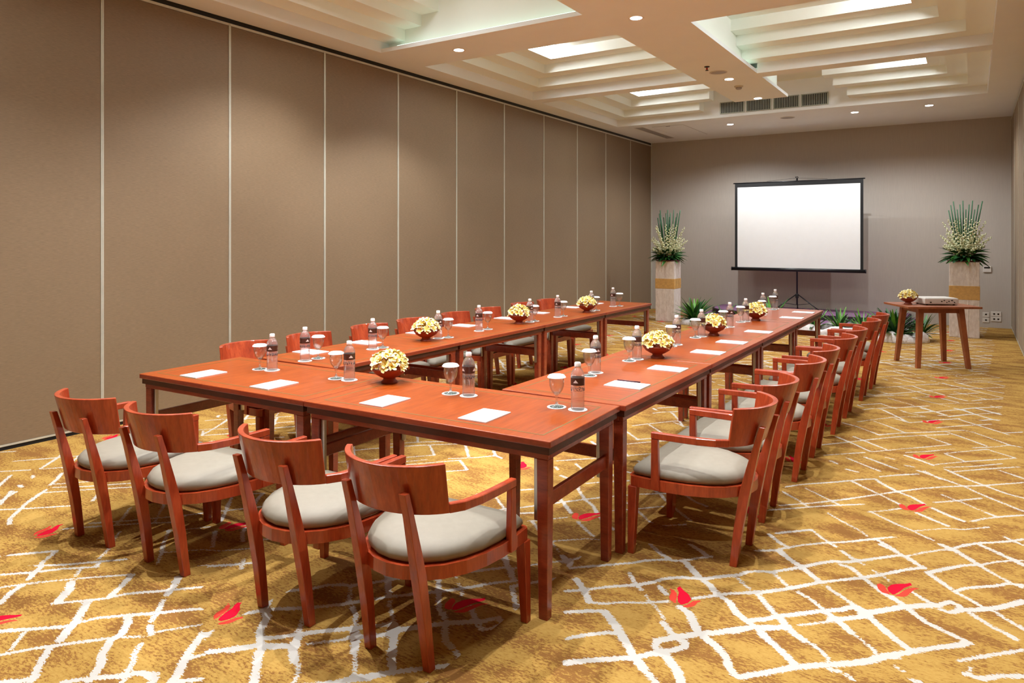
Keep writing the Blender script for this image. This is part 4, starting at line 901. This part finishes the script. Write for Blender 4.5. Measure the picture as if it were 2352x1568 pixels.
def arrangement(x, y, z0, lab, sd, hs):
    rnd = random.Random(sd)
    t = thing('flower_arrangement', lab, 'flowers', (x, y, z0), 0, 'pedestal flower arrangements')
    obj('tray', MB().lathe([(0.10, 0.0005), (0.235, 0.006), (0.24, 0.016), (0.23, 0.018), (0.10, 0.012), (0.0, 0.012)], 28, caps=False), 'tray_red', t)
    obj('foam_block', MB().box((-0.09, -0.09, 0.0125), (0.09, 0.09, 0.10)), 'leaf_dark', t, 0.02, 2)
    for i in range(12):                                     # tall reeds, fanned in x
        f = (i + 0.5) / 12 * 2 - 1
        o = obj('reed', ME_REED[i % 3], None, t, loc=(f * 0.09, rnd.uniform(-0.03, 0.05), 0.06)); o.rotation_euler = (rnd.uniform(-0.05, 0.05), f * 0.19, 0)
    for i in range(34):
        f = i / 34; a = i * 2.39996; tilt = 0.04 + 0.98 * f ** 0.7
        k = 2 if f < 0.3 else (1 if f < 0.65 else 0)
        sm, fm_ = SPK[k]
        o = obj('flower_spike', sm, None, t, loc=(0.04 * math.cos(a), 0.04 * math.sin(a), 0.08)); o.rotation_euler = (0, tilt, a)
        obj('florets', fm_, None, o)
    for i in range(84):
        a = i * 2.39996; f = i / 84; el = -0.22 + 1.0 * f + rnd.uniform(-0.1, 0.1)
        o = obj('leaf', ME_LF[i % 3], None, t, loc=(0.06 * math.cos(a), 0.06 * math.sin(a), 0.06 + 0.05 * f)); o.rotation_euler = (rnd.uniform(-0.4, 0.4), -el, a)
        s_ = rnd.uniform(0.95, 1.35); o.scale = (s_,) * 3
pedestal(-0.105, 13.62, 0.41, 1.20, 'white linen pedestal with gold sash beside the wall sockets', 0.60, 0.82, True)
pedestal(-4.90, 13.15, 0.37, 1.14, 'white linen pedestal with gold sash near the partition', 0.62, 0.81, False)
arrangement(-0.105, 13.62, 1.2005, 'tall reeds, white blossom spikes and leaves beside the wall sockets', 3, 1.0)
arrangement(-4.90, 13.15, 1.1405, 'tall reeds, white blossom spikes and leaves near the partition', 4, 1.0)

# ================================================================== PLANTS ALONG THE STAGE
ME_PL = [mesh_of(leaf_mb(0.50, 0.055, 0.35, 6), 'leaf', 'leaf_mid'), mesh_of(leaf_mb(0.42, 0.07, 0.5, 6), 'leaf', 'leaf_dark'), mesh_of(leaf_mb(0.46, 0.05, 0.2, 6), 'leaf', 'leaf_light'), mesh_of(leaf_mb(0.40, 0.022, 0.25, 6), 'leaf', 'leaf_light')]
def plant(x, y, lab, n, h, sd, kinds, spread=1.0, name='leafy_plant'):
    rnd = random.Random(sd)
    t = thing(name, lab, 'plant', (x, y, 0), 0, 'green plants along the platform')
    obj('pot', MB().lathe([(0.06, 0.0), (0.075, 0.005), (0.09, 0.10), (0.08, 0.10), (0.0, 0.09)], 16, caps=False), 'base_dark', t)
    for i in range(n):
        a = i * 2.39996 + rnd.uniform(-0.3, 0.3); f = (i + 0.5) / n; el = 1.48 - spread * 1.25 * f + rnd.uniform(-0.1, 0.1)
        o = obj('leaf', ME_PL[kinds[i % len(kinds)]], None, t, loc=(0.035 * math.cos(a), 0.035 * math.sin(a), 0.085)); o.rotation_euler = (rnd.uniform(-0.3, 0.3), -el, a)
        s_ = h / 0.5 * rnd.uniform(0.8, 1.08) * (1.0 if f < 0.6 else 0.8); o.scale = (s_,) * 3
plant(-4.28, 12.85, 'broad-leaved green plant beside the pedestal near the partition', 60, 0.52, 1, (0, 1, 2, 1))
plant(-3.80, 13.02, 'thin grassy plant next to the broad-leaved plant near the partition', 12, 0.36, 2, (3, 0))
plant(-3.46, 13.02, 'small dark leafy plant before the platform, partition half', 14, 0.34, 3, (1, 0))
plant(-2.95, 13.00, 'arching green plant before the platform under the screen', 20, 0.52, 4, (0, 2, 1))
plant(-2.22, 12.90, 'short grassy plant before the platform, just past the screen mast', 30, 0.42, 5, (3, 1, 2))
plant(-1.85, 12.92, 'short grassy plant before the platform, in the middle of three', 30, 0.42, 6, (2, 1, 3))
plant(-1.50, 12.92, 'short grassy plant before the platform, nearest the bushy clump', 30, 0.42, 7, (3, 2, 1))
plant(-1.00, 12.42, 'bushy green plant in white cloth behind the projector table', 84, 0.54, 8, (0, 1, 1, 2, 1))
plant(-0.66, 12.72, 'dark leafy plant at the back of the bushy clump', 40, 0.38, 9, (1, 1, 0))
def cloth(x, y, rx, ry, h, lab, sd):
    rnd = random.Random(sd); mb = MB(); rings = []
    n = 40; ph = [rnd.uniform(0, 6.28) for _ in range(6)]
    for rf, zf in ((1.0, 0.0), (1.03, 0.25), (0.95, 0.7), (0.82, 1.0), (0.66, 0.95), (0.55, 0.6)):
        row = []
        for j in range(n):
            a = 2 * PI * j / n
            wv = 1 + 0.07 * math.sin(5 * a + ph[0]) + 0.05 * math.sin(9 * a + ph[1]); zv = 1 + 0.22 * math.sin(4 * a + ph[2]) + 0.18 * math.sin(7 * a + ph[3]) + 0.1 * rnd.uniform(-1, 1)
            row.append((rx * rf * wv * math.cos(a), ry * rf * wv * math.sin(a), 0.001 + h * zf * zv))
        rings.append(row)
    mb.loft(rings, True, True, False)
    o = obj('crumpled_cloth', mb, 'crumpled_cloth', None, loc=(x, y, 0)); tag(o, lab, 'cloth', 'white cloths around the plants')
cloth(-4.22, 12.85, 0.30, 0.26, 0.10, 'crumpled white cloth around plant beside the pedestal near the partition', 1)
cloth(-1.88, 12.85, 0.62, 0.24, 0.11, 'long crumpled white cloth around the short grassy plants', 2)
cloth(-0.93, 12.48, 0.36, 0.34, 0.13, 'crumpled white cloth around the bushy plant behind projector table', 3)

# ================================================================== BACK WALL FITTINGS
t = thing('thermostat', 'white thermostat with dark display on the back wall', 'thermostat', (0.222, YB, 1.03))
obj('case', MB().box((-0.062, -0.022, -0.055), (0.062, 0, 0.055)), 'plastic_white', t, 0.005, 2); obj('display', MB().box((-0.045, -0.0235, 0.012), (0.04, -0.022, 0.04)), 'lens_black', t)
def plate(name, x, z_, wd, h, lab, holes):
    t = thing(name, lab, 'socket', (x, YB, z_))
    obj('plate', MB().box((-wd / 2, -0.010, -h / 2), (wd / 2, 0, h / 2)), 'plastic_white', t, 0.003, 1)
    for hx, hz in holes: obj('opening', MB().box((hx - 0.014, -0.0115, hz - 0.012), (hx + 0.014, -0.010, hz + 0.012)), 'lens_black', t)
plate('cable_outlet', 0.205, 0.225, 0.10, 0.085, 'small white cable outlet, upper of two beside the pedestal', [(0, 0.005)])
plate('cable_outlet', 0.205, 0.13, 0.10, 0.085, 'small white cable outlet, lower of two beside the pedestal', [(0, 0.0)])
plate('wall_socket', 0.355, 0.245, 0.15, 0.085, 'white twin wall socket, upper of two near the corner', [(-0.03, 0.0), (0.03, 0.0)])
plate('wall_socket', 0.355, 0.155, 0.15, 0.085, 'white twin wall socket, lower of two near the corner', [(-0.03, 0.0), (0.03, 0.0)])
